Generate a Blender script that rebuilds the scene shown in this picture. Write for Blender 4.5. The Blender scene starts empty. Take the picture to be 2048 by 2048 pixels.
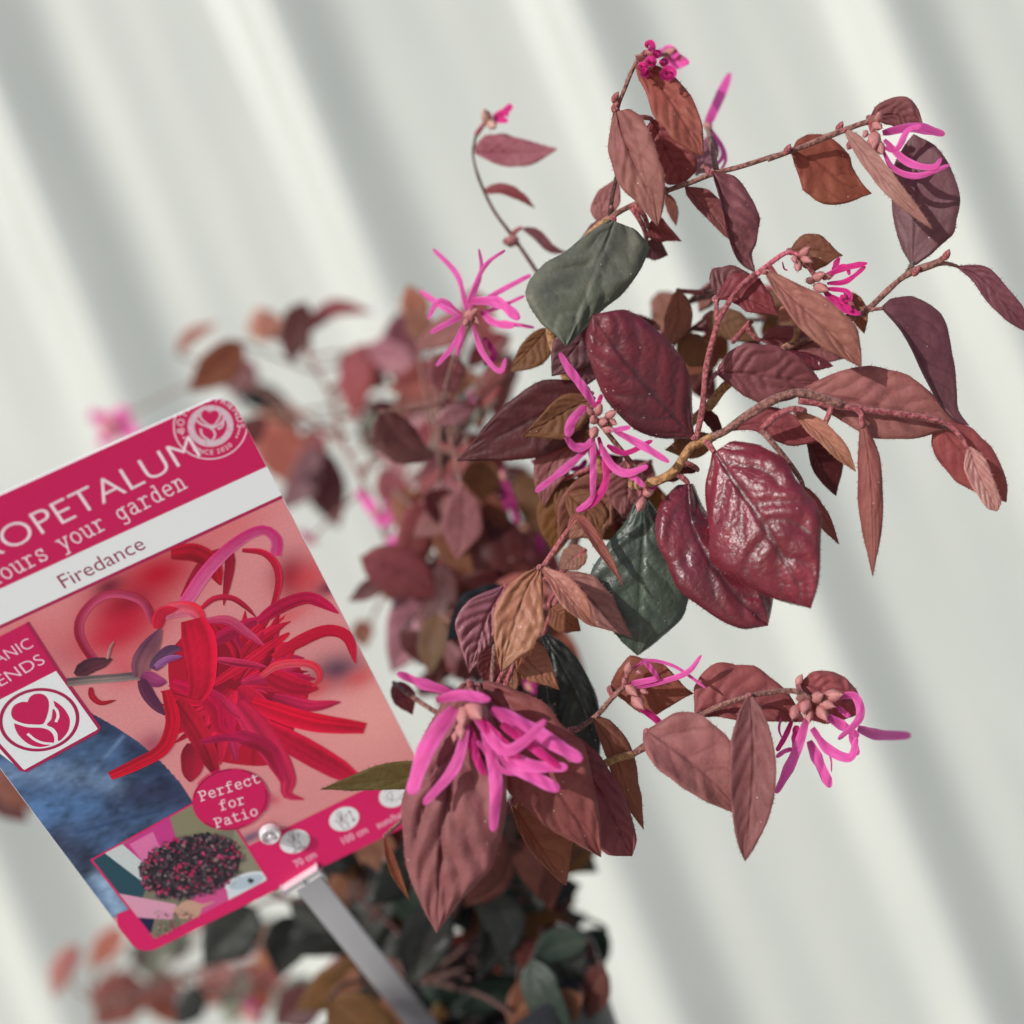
import bpy, bmesh, math, random
import numpy as np
from mathutils import Vector, Matrix
from mathutils.geometry import tessellate_polygon

# ------------------------------------------------------------------ camera, sky, sun, exposure
sc = bpy.context.scene
COL = sc.collection
FPX = 2650.0            # focal length in photo pixels (2048 px wide photo)
D = 0.34                # focus distance in metres
ROLL = math.radians(21.9)
CAMZ = 1.10             # camera height above the ground
CR, SR = math.cos(ROLL), math.sin(ROLL)

cam = bpy.data.cameras.new("camera"); camo = bpy.data.objects.new("camera", cam); COL.objects.link(camo)
cam.sensor_width = 36.0; cam.lens = 36.0 * FPX / 2048.0
cam.clip_start = 0.02; cam.clip_end = 100.0
cam.dof.use_dof = True; cam.dof.focus_distance = D; cam.dof.aperture_fstop = 4.8
camo.matrix_world = Matrix(((CR, SR, 0, 0), (0, 0, -1, 0), (-SR, CR, 0, CAMZ), (0, 0, 0, 1)))
sc.camera = camo

SUN_TRAVEL = Vector((0.52, 0.68, -0.56)).normalized()
world = bpy.data.worlds.new("World"); sc.world = world; world.use_nodes = True
wn = world.node_tree.nodes; wl = world.node_tree.links
bg = wn["Background"]; bg.inputs[1].default_value = 0.12
sky = wn.new("ShaderNodeTexSky"); sky.sky_type = 'NISHITA'; sky.sun_disc = False
sky.sun_elevation = math.asin(-SUN_TRAVEL.z)
sky.sun_rotation = math.atan2(-SUN_TRAVEL.x, -SUN_TRAVEL.y)
sky.air_density = 1.0; sky.dust_density = 1.2; sky.ozone_density = 1.0
wl.new(sky.outputs[0], bg.inputs[0])
sun = bpy.data.lights.new("sun", 'SUN'); sun.energy = 3.7; sun.angle = math.radians(0.8); sun.color = (1.0, 0.98, 0.945)
suno = bpy.data.objects.new("sun", sun); COL.objects.link(suno); suno.location = (-1, -2, 4)
suno.rotation_euler = SUN_TRAVEL.to_track_quat('-Z', 'Y').to_euler()
sc.view_settings.view_transform = 'Standard'; sc.view_settings.look = 'None'
sc.view_settings.exposure = 0.06; sc.view_settings.gamma = 1.0
sc.view_settings.use_curve_mapping = False
sc.cycles.max_bounces = 6; sc.cycles.diffuse_bounces = 3; sc.cycles.glossy_bounces = 3
sc.cycles.transmission_bounces = 6; sc.cycles.transparent_max_bounces = 8
sc.cycles.caustics_reflective = False; sc.cycles.caustics_refractive = False

# ------------------------------------------------------------------ helpers
rng = np.random.default_rng(7); random.seed(7)

def P(px, py, z):
    """photo pixel + relative depth -> world point(s); depth = D*(1+z)"""
    px = np.asarray(px, float); py = np.asarray(py, float); z = np.asarray(z, float)
    d = D * (1 + z); xc = (px - 1024) / FPX * d; yc = -(py - 1024) / FPX * d
    return np.stack([CR * xc + SR * yc, d + 0 * xc, -SR * xc + CR * yc + CAMZ], -1)

CROP = dict(f=(0, 0, 1.06004), p=(0, 0, 1.0), c2=(900, 40, .31056), c3=(1400, 150, .33644), c4=(780, 440, .33644),
            c5=(1300, 600, .38716), c6=(840, 900, .31056), c7=(640, 1250, .41304), c8=(1100, 1280, .3882),
            c9=(1200, 540, .25), c10=(1150, 300, .20704), c11=(1000, 1400, .20704), c12=(850, 700, .20704),
            c13=(700, 1100, .20704), c14=(700, 1600, .36232), bl=(300, 560, .36232), b0=(0, 1600, .41408),
            t1=(0, 760, .31056), t2=(0, 1240, .25880), t3=(150, 1500, .36232), t5=(400, 1020, .31056),
            t6=(480, 1560, .16563), t7=(0, 1180, .12940))

def X(crop, pts):
    x0, y0, s = CROP[crop]
    return np.array([[x0 + p[0] * s, y0 + p[1] * s] + list(p[2:]) for p in pts], float)

def cr(pts, n):
    """Catmull-Rom through pts, n samples, roughly uniform in arc length"""
    p = np.asarray(pts, float)
    if len(p) == 2:
        t = np.linspace(0, 1, n)[:, None]; return p[0] * (1 - t) + p[1] * t
    q = np.vstack([2 * p[0] - p[1], p, 2 * p[-1] - p[-2]])
    out = []
    for i in range(1, len(q) - 2):
        t = np.linspace(0, 1, 24, endpoint=False)[:, None]
        a, b, c, d = q[i - 1], q[i], q[i + 1], q[i + 2]
        out.append(.5 * ((2 * b) + (c - a) * t + (2 * a - 5 * b + 4 * c - d) * t**2 + (-a + 3 * b - 3 * c + d) * t**3))
    out = np.vstack(out + [p[-1:]])
    s = np.concatenate([[0], np.cumsum(np.linalg.norm(np.diff(out[:, :2], axis=0), axis=1) + 1e-9)])
    u = np.linspace(0, s[-1], n)
    return np.stack([np.interp(u, s, out[:, k]) for k in range(out.shape[1])], 1)

def smooth_interp(t, xs, ys):
    """cubic Hermite with limited slopes"""
    xs = np.asarray(xs, float); ys = np.asarray(ys, float)
    h = np.diff(xs); dl = np.diff(ys) / h
    m = np.zeros_like(ys); m[0] = dl[0]; m[-1] = dl[-1]
    for i in range(1, len(xs) - 1):
        m[i] = 0 if dl[i - 1] * dl[i] <= 0 else 2 * dl[i - 1] * dl[i] / (dl[i - 1] + dl[i])
    i = np.clip(np.searchsorted(xs, t) - 1, 0, len(h) - 1)
    s = (t - xs[i]) / h[i]
    return ((1 + 2 * s) * (1 - s)**2) * ys[i] + s * (1 - s)**2 * h[i] * m[i] + s * s * (3 - 2 * s) * ys[i + 1] + s * s * (s - 1) * h[i] * m[i + 1]

def lin(c):
    c = np.asarray(c, float) / 255.0
    return np.where(c <= .04045, c / 12.92, ((c + .055) / 1.055)**2.4)

def mesh_obj(name, verts, faces, mat, parent=None, smooth=True, uv=None, attrs=None, colors=None):
    me = bpy.data.meshes.new(name)
    verts = np.asarray(verts, float)
    o_loc = verts.mean(0)
    me.from_pydata((verts - o_loc).tolist(), [], faces if isinstance(faces, list) else faces.tolist())
    if smooth: me.polygons.foreach_set("use_smooth", np.ones(len(me.polygons), bool))
    if uv is not None:
        lay = me.uv_layers.new(name="UVMap")
        li = np.zeros(len(me.loops), np.int32); me.loops.foreach_get("vertex_index", li)
        lay.data.foreach_set("uv", np.asarray(uv, np.float32)[li].ravel())
    if attrs:
        for k, v in attrs.items():
            a = me.attributes.new(k, 'FLOAT', 'POINT'); a.data.foreach_set("value", np.asarray(v, np.float32))
    if colors is not None:
        a = me.attributes.new("Col", 'FLOAT_COLOR', 'POINT')
        c = np.ones((len(verts), 4), np.float32); c[:, :3] = colors
        a.data.foreach_set("color", c.ravel())
    me.materials.append(mat); me.update()
    o = bpy.data.objects.new(name, me); COL.objects.link(o)
    if parent is not None:
        o.parent = parent
        o.matrix_parent_inverse = Matrix.Identity(4)
        o.location = Vector(o_loc) - ABS[parent]
    else:
        o.location = o_loc
    ABS[o] = Vector(o_loc)
    return o
ABS = {}

def empty(name, loc, label, cat):
    o = bpy.data.objects.new(name, None); COL.objects.link(o); o.location = loc
    o.empty_display_size = .02; o['label'] = label; o['category'] = cat; ABS[o] = Vector(loc)
    return o

def tube_mesh(path, rad, sides=9, caps=True):
    path = np.asarray(path, float); n = len(path)
    rad = np.broadcast_to(np.asarray(rad, float), (n,))
    tg = np.gradient(path, axis=0); tg /= np.linalg.norm(tg, axis=1)[:, None] + 1e-12
    ref = np.array([.3, -1, .2]); V = []
    for i in range(n):
        a = np.cross(tg[i], ref); a /= np.linalg.norm(a) + 1e-9
        b = np.cross(tg[i], a)
        th = np.linspace(0, 2 * math.pi, sides, endpoint=False)
        V.append(path[i] + rad[i] * (np.cos(th)[:, None] * a + np.sin(th)[:, None] * b))
    V = np.vstack(V); F = []
    for i in range(n - 1):
        for j in range(sides):
            k = (j + 1) % sides
            F.append([i * sides + j, i * sides + k, (i + 1) * sides + k, (i + 1) * sides + j])
    if caps:
        F.append(list(range(sides))[::-1]); F.append([(n - 1) * sides + j for j in range(sides)])
    return V, F

# ------------------------------------------------------------------ materials
def new_mat(name):
    m = bpy.data.materials.new(name); m.use_nodes = True
    nt = m.node_tree
    return m, nt.nodes, nt.links, nt.nodes["Principled BSDF"], nt.nodes["Material Output"]

def ramp(N, stops):
    r = N.new("ShaderNodeValToRGB"); e = r.color_ramp.elements
    while len(e) < len(stops): e.new(.5)
    for i, (p, c) in enumerate(stops):
        e[i].position = p; e[i].color = (*c, 1)
    return r

def leaf_material(name, ca, cb, cv, rough=.6, spec=.3, trans=.22, tcol=None, bump=.3, mott=.68, sheen=.0, blot=None, var=1.0):
    """ca/cb: two mottling colours (sRGB 0-255), cv: vein colour"""
    K = 1.12
    ca, cb, cv = [np.minimum(lin(c) * K, 1) for c in (ca, cb, cv)]
    m, N, L, B, out = new_mat(name)
    tc = N.new("ShaderNodeTexCoord"); oi = N.new("ShaderNodeObjectInfo")
    n1 = N.new("ShaderNodeTexNoise"); n1.inputs["Scale"].default_value = 130; n1.inputs["Detail"].default_value = 5
    n1.inputs["Roughness"].default_value = .62
    L.new(tc.outputs["Object"], n1.inputs["Vector"])
    r1 = ramp(N, [(.36, ca), (.64, cb)]); L.new(n1.outputs[0], r1.inputs[0])
    col = r1.outputs[0]
    if blot is not None:
        n4 = N.new("ShaderNodeTexNoise"); n4.inputs["Scale"].default_value = 70; n4.inputs["Detail"].default_value = 3
        L.new(tc.outputs["Object"], n4.inputs["Vector"])
        mr = N.new("ShaderNodeMapRange"); mr.inputs[1].default_value = .5; mr.inputs[2].default_value = .72
        L.new(n4.outputs[0], mr.inputs[0])
        mx = N.new("ShaderNodeMix"); mx.data_type = 'RGBA'
        L.new(mr.outputs[0], mx.inputs[0]); L.new(col, mx.inputs[6]); mx.inputs[7].default_value = (*(lin(blot) * K), 1)
        col = mx.outputs[2]
    n5 = N.new("ShaderNodeTexNoise"); n5.inputs["Scale"].default_value = 38; n5.inputs["Detail"].default_value = 2
    L.new(tc.outputs["Object"], n5.inputs["Vector"])
    m5 = N.new("ShaderNodeMapRange"); m5.inputs[1].default_value = .42; m5.inputs[2].default_value = .68; m5.inputs[4].default_value = .38
    L.new(n5.outputs[0], m5.inputs[0])
    mx5 = N.new("ShaderNodeMix"); mx5.data_type = 'RGBA'
    g5 = (ca + cb) * .5; g5 = np.array([g5[0] * .72, g5[1] * .95, g5[2] * .66])
    L.new(m5.outputs[0], mx5.inputs[0]); L.new(col, mx5.inputs[6]); mx5.inputs[7].default_value = (*g5, 1)
    col = mx5.outputs[2]
    at = N.new("ShaderNodeAttribute"); at.attribute_name = "vein"
    mv = N.new("ShaderNodeMath"); mv.operation = 'MULTIPLY'; mv.inputs[1].default_value = mott
    L.new(at.outputs["Fac"], mv.inputs[0])
    mx2 = N.new("ShaderNodeMix"); mx2.data_type = 'RGBA'
    L.new(mv.outputs[0], mx2.inputs[0]); L.new(col, mx2.inputs[6]); mx2.inputs[7].default_value = (*cv, 1)
    # per-leaf variation
    hs = N.new("ShaderNodeHueSaturation")
    for sock, lo, hi in (("Hue", .488, .512), ("Saturation", .86, 1.12), ("Value", .86, 1.14)):
        mid_v = (lo + hi) / 2; lo = mid_v + (lo - mid_v) * var; hi = mid_v + (hi - mid_v) * var
        mr = N.new("ShaderNodeMapRange"); mr.inputs[3].default_value = lo; mr.inputs[4].default_value = hi
        if sock == "Hue": L.new(oi.outputs["Random"], mr.inputs[0])
        else:
            f = N.new("ShaderNodeMath"); f.operation = 'FRACT'
            g = N.new("ShaderNodeMath"); g.operation = 'MULTIPLY'; g.inputs[1].default_value = 7.3 if sock == "Value" else 13.7
            L.new(oi.outputs["Random"], g.inputs[0]); L.new(g.outputs[0], f.inputs[0]); L.new(f.outputs[0], mr.inputs[0])
        L.new(mr.outputs[0], hs.inputs[sock])
    L.new(mx2.outputs[2], hs.inputs["Color"])
    # pale star-hair specks
    vo = N.new("ShaderNodeTexVoronoi"); vo.inputs["Scale"].default_value = 620
    L.new(tc.outputs["Object"], vo.inputs["Vector"])
    ns = N.new("ShaderNodeTexNoise"); ns.inputs["Scale"].default_value = 900
    L.new(tc.outputs["Object"], ns.inputs["Vector"])
    lt = N.new("ShaderNodeMath"); lt.operation = 'LESS_THAN'; lt.inputs[1].default_value = .115
    L.new(vo.outputs["Distance"], lt.inputs[0])
    cut = N.new("ShaderNodeMath"); cut.operation = 'GREATER_THAN'; cut.inputs[1].default_value = .93
    sepc = N.new("ShaderNodeSeparateColor"); L.new(vo.outputs["Color"], sepc.inputs[0]); L.new(sepc.outputs[0], cut.inputs[0])
    sp = N.new("ShaderNodeMath"); sp.operation = 'MULTIPLY'; L.new(lt.outputs[0], sp.inputs[0]); L.new(cut.outputs[0], sp.inputs[1])
    sp2 = N.new("ShaderNodeMath"); sp2.operation = 'MULTIPLY'; sp2.inputs[1].default_value = .55; L.new(sp.outputs[0], sp2.inputs[0])
    mx3 = N.new("ShaderNodeMix"); mx3.data_type = 'RGBA'
    L.new(sp2.outputs[0], mx3.inputs[0]); L.new(hs.outputs[0], mx3.inputs[6]); mx3.inputs[7].default_value = (.75, .6, .58, 1)
    L.new(mx3.outputs[2], B.inputs["Base Color"])
    B.inputs["Roughness"].default_value = rough; B.inputs["Specular IOR Level"].default_value = spec
    if sheen:
        B.inputs["Sheen Weight"].default_value = sheen; B.inputs["Sheen Roughness"].default_value = .4
        B.inputs["Sheen Tint"].default_value = (1, .8, .78, 1)
    n3 = N.new("ShaderNodeTexNoise"); n3.inputs["Scale"].default_value = 700; n3.inputs["Detail"].default_value = 4
    L.new(tc.outputs["Object"], n3.inputs["Vector"])
    v2 = N.new("ShaderNodeTexVoronoi"); v2.feature = 'DISTANCE_TO_EDGE'; v2.inputs["Scale"].default_value = 420
    L.new(tc.outputs["Object"], v2.inputs["Vector"])
    ad = N.new("ShaderNodeMath"); ad.operation = 'ADD'; L.new(n3.outputs[0], ad.inputs[0])
    mm = N.new("ShaderNodeMath"); mm.operation = 'MULTIPLY'; mm.inputs[1].default_value = .8
    L.new(v2.outputs["Distance"], mm.inputs[0]); L.new(mm.outputs[0], ad.inputs[1])
    bp = N.new("ShaderNodeBump"); bp.inputs["Strength"].default_value = bump; bp.inputs["Distance"].default_value = .0006
    L.new(ad.outputs[0], bp.inputs["Height"]); L.new(bp.outputs[0], B.inputs["Normal"])
    if trans:
        T = N.new("ShaderNodeBsdfTranslucent"); L.new(bp.outputs[0], T.inputs["Normal"])
        if tcol is None: L.new(mx3.outputs[2], T.inputs["Color"])
        else: T.inputs["Color"].default_value = (*lin(tcol), 1)
        M = N.new("ShaderNodeMixShader"); M.inputs[0].default_value = trans
        L.new(B.outputs[0], M.inputs[1]); L.new(T.outputs[0], M.inputs[2]); L.new(M.outputs[0], out.inputs[0])
    return m

LM = {
 'm':  leaf_material("leaf_rose_brown", (118, 62, 62), (142, 82, 80), (92, 44, 48), .62, .25, .2, (150, 50, 40), sheen=.12),
 'l':  leaf_material("leaf_pale_brown", (138, 88, 80), (160, 110, 100), (104, 58, 56), .6, .25, .2, (170, 80, 60), sheen=.15),
 'r':  leaf_material("leaf_dull_red", (108, 54, 56), (130, 70, 72), (84, 38, 42), .6, .3, .22, (150, 40, 36), sheen=.1),
 'b':  leaf_material("leaf_umber", (108, 64, 54), (130, 82, 68), (84, 44, 40), .62, .22, .25, (160, 70, 36), sheen=.08),
 'o':  leaf_material("leaf_copper", (142, 86, 68), (164, 106, 88), (110, 58, 48), .5, .35, .14, (170, 90, 60)),
 'p':  leaf_material("leaf_plum", (90, 50, 55), (112, 68, 72), (66, 34, 40), .55, .3, .2, (120, 30, 40), sheen=.06),
 'P':  leaf_material("leaf_mauve", (136, 82, 92), (160, 108, 118), (112, 58, 70), .42, .45, .2, (150, 60, 70)),
 'k':  leaf_material("leaf_young_pink", (170, 112, 110), (192, 140, 136), (146, 84, 88), .5, .35, .3, (200, 90, 90), sheen=.2),
 'G':  leaf_material("leaf_glossy_wine", (80, 20, 33), (108, 36, 46), (50, 34, 38), .33, .5, .06, (110, 14, 24), bump=.5, mott=.85, blot=(62, 24, 34), var=.15),
 'G2': leaf_material("leaf_glossy_rose", (92, 20, 36), (122, 40, 54), (62, 44, 44), .33, .5, .05, (120, 20, 30), bump=.5, mott=.8, blot=(84, 26, 38), var=.15),
 'g':  leaf_material("leaf_grey_green", (82, 82, 76), (100, 98, 86), (136, 134, 122), .55, .3, .12, (80, 90, 40), mott=.35),
 'gg': leaf_material("leaf_dark_green", (50, 56, 50), (68, 74, 66), (88, 98, 84), .42, .5, .08, (50, 60, 30), bump=.5, mott=.5),
 'ol': leaf_material("leaf_olive", (82, 72, 44), (98, 88, 56), (70, 56, 34), .6, .25, .25, (110, 90, 30)),
 'dk': leaf_material("leaf_shade_dark_green", (22, 24, 22), (32, 34, 32), (20, 20, 18), .4, .4, .04, (30, 30, 20)),  # dark green leaf, backlit shade painted in as near black
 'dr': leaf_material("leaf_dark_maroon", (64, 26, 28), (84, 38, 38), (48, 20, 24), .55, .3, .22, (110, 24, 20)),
 'br': leaf_material("leaf_bronze", (96, 64, 44), (112, 76, 54), (128, 88, 70), .6, .25, .3, (140, 80, 30), mott=.4),
 'gr': leaf_material("leaf_grey_back", (112, 112, 102), (128, 126, 116), (100, 98, 90), .7, .2, .1, (110, 110, 90)),
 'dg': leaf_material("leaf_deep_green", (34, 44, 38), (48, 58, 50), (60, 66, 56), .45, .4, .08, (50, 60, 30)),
}

def stem_material(name, c1, c2):
    m, N, L, B, out = new_mat(name)
    tc = N.new("ShaderNodeTexCoord"); n = N.new("ShaderNodeTexNoise"); n.inputs["Scale"].default_value = 900; n.inputs["Detail"].default_value = 5
    L.new(tc.outputs["Object"], n.inputs["Vector"])
    r = ramp(N, [(.38, lin(c1)), (.62, lin(c2))]); L.new(n.outputs[0], r.inputs[0]); L.new(r.outputs[0], B.inputs["Base Color"])
    B.inputs["Roughness"].default_value = .8; B.inputs["Specular IOR Level"].default_value = .2
    B.inputs["Sheen Weight"].default_value = .25; B.inputs["Sheen Tint"].default_value = (1, .8, .76, 1)
    bp = N.new("ShaderNodeBump"); bp.inputs["Strength"].default_value = .9; bp.inputs["Distance"].default_value = .0012
    L.new(n.outputs[0], bp.inputs["Height"]); L.new(bp.outputs[0], B.inputs["Normal"])
    return m
SM = {'s': stem_material("stem_fuzzy_brown", (96, 60, 54), (150, 104, 94)),
      'r': stem_material("stem_fuzzy_red", (118, 50, 56), (170, 96, 98)),
      'o': stem_material("stem_tan_bark", (128, 88, 56), (176, 132, 88)),
      'k': stem_material("stem_pink", (176, 70, 92), (205, 112, 126)),
      'd': stem_material("stem_dark", (64, 40, 36), (96, 62, 54))}

def petal_material(name, c1, c2, tr=.42):
    m, N, L, B, out = new_mat(name)
    uvn = N.new("ShaderNodeUVMap"); uvn.uv_map = "UVMap"
    mp = N.new("ShaderNodeMapping"); mp.inputs["Scale"].default_value = (14, 1.5, 1); L.new(uvn.outputs[0], mp.inputs[0])
    n = N.new("ShaderNodeTexNoise"); n.inputs["Scale"].default_value = 2.2; n.inputs["Detail"].default_value = 4
    L.new(mp.outputs[0], n.inputs["Vector"])
    r = ramp(N, [(.3, lin(c1)), (.7, lin(c2))]); L.new(n.outputs[0], r.inputs[0])
    sx = N.new("ShaderNodeSeparateXYZ"); L.new(uvn.outputs[0], sx.inputs[0])
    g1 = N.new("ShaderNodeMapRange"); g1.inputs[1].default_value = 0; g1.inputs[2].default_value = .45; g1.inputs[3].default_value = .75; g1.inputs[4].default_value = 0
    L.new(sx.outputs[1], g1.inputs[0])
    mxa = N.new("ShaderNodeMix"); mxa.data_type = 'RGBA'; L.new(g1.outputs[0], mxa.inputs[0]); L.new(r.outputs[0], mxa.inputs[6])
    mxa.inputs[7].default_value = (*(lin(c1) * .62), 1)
    ab = N.new("ShaderNodeMath"); ab.operation = 'ABSOLUTE'; sb = N.new("ShaderNodeMath"); sb.operation = 'SUBTRACT'; sb.inputs[1].default_value = .5
    L.new(sx.outputs[0], sb.inputs[0]); L.new(sb.outputs[0], ab.inputs[0])
    g2 = N.new("ShaderNodeMapRange"); g2.inputs[1].default_value = .22; g2.inputs[2].default_value = .5; g2.inputs[4].default_value = .45; L.new(ab.outputs[0], g2.inputs[0])
    mxb = N.new("ShaderNodeMix"); mxb.data_type = 'RGBA'; L.new(g2.outputs[0], mxb.inputs[0]); L.new(mxa.outputs[2], mxb.inputs[6])
    mxb.inputs[7].default_value = (*np.minimum(lin(c2) * 1.1 + .05, 1), 1)
    r = mxb; r_out = mxb.outputs[2]
    L.new(r_out, B.inputs["Base Color"]); B.inputs["Roughness"].default_value = .5
    B.inputs["Specular IOR Level"].default_value = .35
    bp = N.new("ShaderNodeBump"); bp.inputs["Strength"].default_value = .6; bp.inputs["Distance"].default_value = .0004
    L.new(n.outputs[0], bp.inputs["Height"]); L.new(bp.outputs[0], B.inputs["Normal"])
    T = N.new("ShaderNodeBsdfTranslucent"); L.new(r_out, T.inputs[0])
    M = N.new("ShaderNodeMixShader"); M.inputs[0].default_value = tr
    L.new(B.outputs[0], M.inputs[1]); L.new(T.outputs[0], M.inputs[2]); L.new(M.outputs[0], out.inputs[0])
    return m
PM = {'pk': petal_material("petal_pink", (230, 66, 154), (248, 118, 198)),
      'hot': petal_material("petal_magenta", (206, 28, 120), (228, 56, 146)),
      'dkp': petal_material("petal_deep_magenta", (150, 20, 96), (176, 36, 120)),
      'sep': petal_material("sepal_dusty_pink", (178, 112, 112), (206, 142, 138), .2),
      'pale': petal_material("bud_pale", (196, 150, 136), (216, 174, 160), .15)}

def plain(name, c, rough=.5, spec=.4):
    m, N, L, B, out = new_mat(name)
    B.inputs["Base Color"].default_value = (*lin(c), 1); B.inputs["Roughness"].default_value = rough
    B.inputs["Specular IOR Level"].default_value = spec
    return m

def vcol_mat(name, grain=.10, scale=2600, rough=.42):
    """printed plastic: colour attribute with fine print grain"""
    m, N, L, B, out = new_mat(name)
    a = N.new("ShaderNodeAttribute"); a.attribute_name = "Col"
    tc = N.new("ShaderNodeTexCoord"); n = N.new("ShaderNodeTexNoise"); n.inputs["Scale"].default_value = scale
    n.inputs["Detail"].default_value = 2; L.new(tc.outputs["Object"], n.inputs["Vector"])
    mr = N.new("ShaderNodeMapRange"); mr.inputs[1].default_value = .25; mr.inputs[2].default_value = .75
    mr.inputs[3].default_value = 1 - grain; mr.inputs[4].default_value = 1 + grain; L.new(n.outputs[0], mr.inputs[0])
    mx = N.new("ShaderNodeVectorMath"); mx.operation = 'SCALE'
    L.new(a.outputs["Color"], mx.inputs[0]); L.new(mr.outputs[0], mx.inputs[3])
    L.new(mx.outputs[0], B.inputs["Base Color"]); B.inputs["Roughness"].default_value = rough
    B.inputs["Specular IOR Level"].default_value = .35
    return m

# ------------------------------------------------------------------ setting: ground, ledge, wall
WALL_Y = D * 4.8
def noise_surface(name, c1, c2, scale, rough, bump):
    m, N, L, B, out = new_mat(name)
    tc = N.new("ShaderNodeTexCoord"); n = N.new("ShaderNodeTexNoise"); n.inputs["Scale"].default_value = scale; n.inputs["Detail"].default_value = 8
    L.new(tc.outputs["Object"], n.inputs["Vector"])
    r = ramp(N, [(.35, lin(c1)), (.65, lin(c2))]); L.new(n.outputs[0], r.inputs[0]); L.new(r.outputs[0], B.inputs["Base Color"])
    B.inputs["Roughness"].default_value = rough
    bp = N.new("ShaderNodeBump"); bp.inputs["Strength"].default_value = bump; bp.inputs["Distance"].default_value = .003
    L.new(n.outputs[0], bp.inputs["Height"]); L.new(bp.outputs[0], B.inputs["Normal"])
    return m
M_CONC = noise_surface("concrete", (150, 148, 142), (176, 174, 168), 30, .85, .4)
M_LEDGE = noise_surface("ledge_concrete", (156, 154, 150), (182, 180, 174), 60, .8, .4)

def box(name, lo, hi, mat, parent=None):
    (x0, y0, z0), (x1, y1, z1) = lo, hi
    V = [(x, y, z) for x in (x0, x1) for y in (y0, y1) for z in (z0, z1)]
    F = [[0, 1, 3, 2], [4, 6, 7, 5], [0, 4, 5, 1], [2, 3, 7, 6], [0, 2, 6, 4], [1, 5, 7, 3]]
    return mesh_obj(name, V, F, mat, parent, smooth=False)

g = mesh_obj("ground", [(-8, -8, 0), (8, -8, 0), (8, 8, 0), (-8, 8, 0)], [[0, 1, 2, 3]], M_CONC, smooth=False)
g['kind'] = 'structure'

# pot: measured from its visible right edge
K4 = D / .40
POT_C = np.array([-.101 * K4, .545 * K4, CAMZ - .176 * K4])       # centre of the rim
POT_R = .066 * K4; POT_H = .19 * K4
ledge = box("ledge", (POT_C[0] - .16, POT_C[1] - .11, 0.0), (POT_C[0] + .14, POT_C[1] + .10, POT_C[2] - POT_H), M_LEDGE)
ledge['kind'] = 'structure'

def wall_profile():
    pitch = 604 / FPX * WALL_Y * CR
    x_dark = CR * ((122 - 1024) / FPX * WALL_Y) + SR * ((1024 - 318) / FPX * WALL_Y)
    xs = np.arange(-2.6, 2.6, .0024)
    ks = WALL_Y / 1.088
    # rib: right flank centred at the dark band
    key = [k_ * ks for k_ in (0, .024, .030, .084, .112, .119, .122, .129, .163, .170, .173, .180)] + [pitch]
    dep = [k_ * ks for k_ in (0, .026, .026, 0, 0, .0016, .0016, 0, 0, .0016, .0016, 0, 0)]
    s = np.mod(xs - (x_dark - .056 * ks), pitch)
    y = np.interp(s, key, dep)
    k = np.hanning(31); k /= k.sum()
    y = np.convolve(np.pad(y, 15, mode='edge'), k, mode='valid')
    return xs, WALL_Y - y
M_WALL, N, L, B, out = new_mat("painted_steel")
tc = N.new("ShaderNodeTexCoord"); n = N.new("ShaderNodeTexNoise"); n.inputs["Scale"].default_value = 5; n.inputs["Detail"].default_value = 6
mp = N.new("ShaderNodeMapping"); mp.inputs["Scale"].default_value = (4, 1, .6); L.new(tc.outputs["Object"], mp.inputs[0]); L.new(mp.outputs[0], n.inputs["Vector"])
r = ramp(N, [(.3, lin((177, 180, 174))), (.7, lin((188, 190, 183)))]); L.new(n.outputs[0], r.inputs[0]); L.new(r.outputs[0], B.inputs["Base Color"])
B.inputs["Roughness"].default_value = .38; B.inputs["Specular IOR Level"].default_value = .45
xs, ys = wall_profile(); zs = np.linspace(0, 2.4, 9)
V = []; F = []
for z in zs:
    V += list(zip(xs, ys, [z] * len(xs)))
nx = len(xs)
for i in range(len(zs) - 1):
    a = np.arange(nx - 1) + i * nx
    F.append(np.stack([a, a + 1, a + 1 + nx, a + nx], 1))
wall = mesh_obj("corrugated_wall", np.array(V), np.vstack(F), M_WALL)
wall['label'] = "off-white corrugated sheet metal wall with raised ribs behind the shrub"; wall['category'] = "wall"

# pot
def lathe(prof, c, seg=56):
    V = []; F = []
    th = np.linspace(0, 2 * math.pi, seg, endpoint=False)
    for r_, z_ in prof:
        V += [(c[0] + r_ * math.cos(t), c[1] + r_ * math.sin(t), c[2] + z_) for t in th]
    for i in range(len(prof) - 1):
        for j in range(seg):
            k = (j + 1) % seg
            F.append([i * seg + j, i * seg + k, (i + 1) * seg + k, (i + 1) * seg + j])
    return np.array(V), F
M_POT = noise_surface("pot_plastic", (38, 38, 40), (50, 50, 54), 40, .5, .05)
M_SOIL = noise_surface("soil", (22, 16, 12), (44, 32, 24), 260, .95, 1.0)
pot = empty("plant_pot", (POT_C[0], POT_C[1], POT_C[2] - POT_H), "dark grey plastic nursery pot holding the shrub beneath its leaves", "pot")
rb = POT_R * .80
V, F = lathe([(0.001, -POT_H), (rb, -POT_H), (rb + .001, -POT_H + .003), (POT_R * .965, -.016), (POT_R * .965, -.0155), (POT_R * .94, -.0155), (rb * .95, -POT_H + .004), (.001, -POT_H + .004)], POT_C)
mesh_obj("pot_body", V, F, M_POT, pot)
V, F = lathe([(POT_R * .966, -.017), (POT_R, -.016), (POT_R * 1.005, -.002), (POT_R * .995, 0), (POT_R * .955, 0), (POT_R * .945, -.004), (POT_R * .945, -.017), (POT_R * .966, -.017)], POT_C)
mesh_obj("pot_rim", V, F, M_POT, pot)
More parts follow.
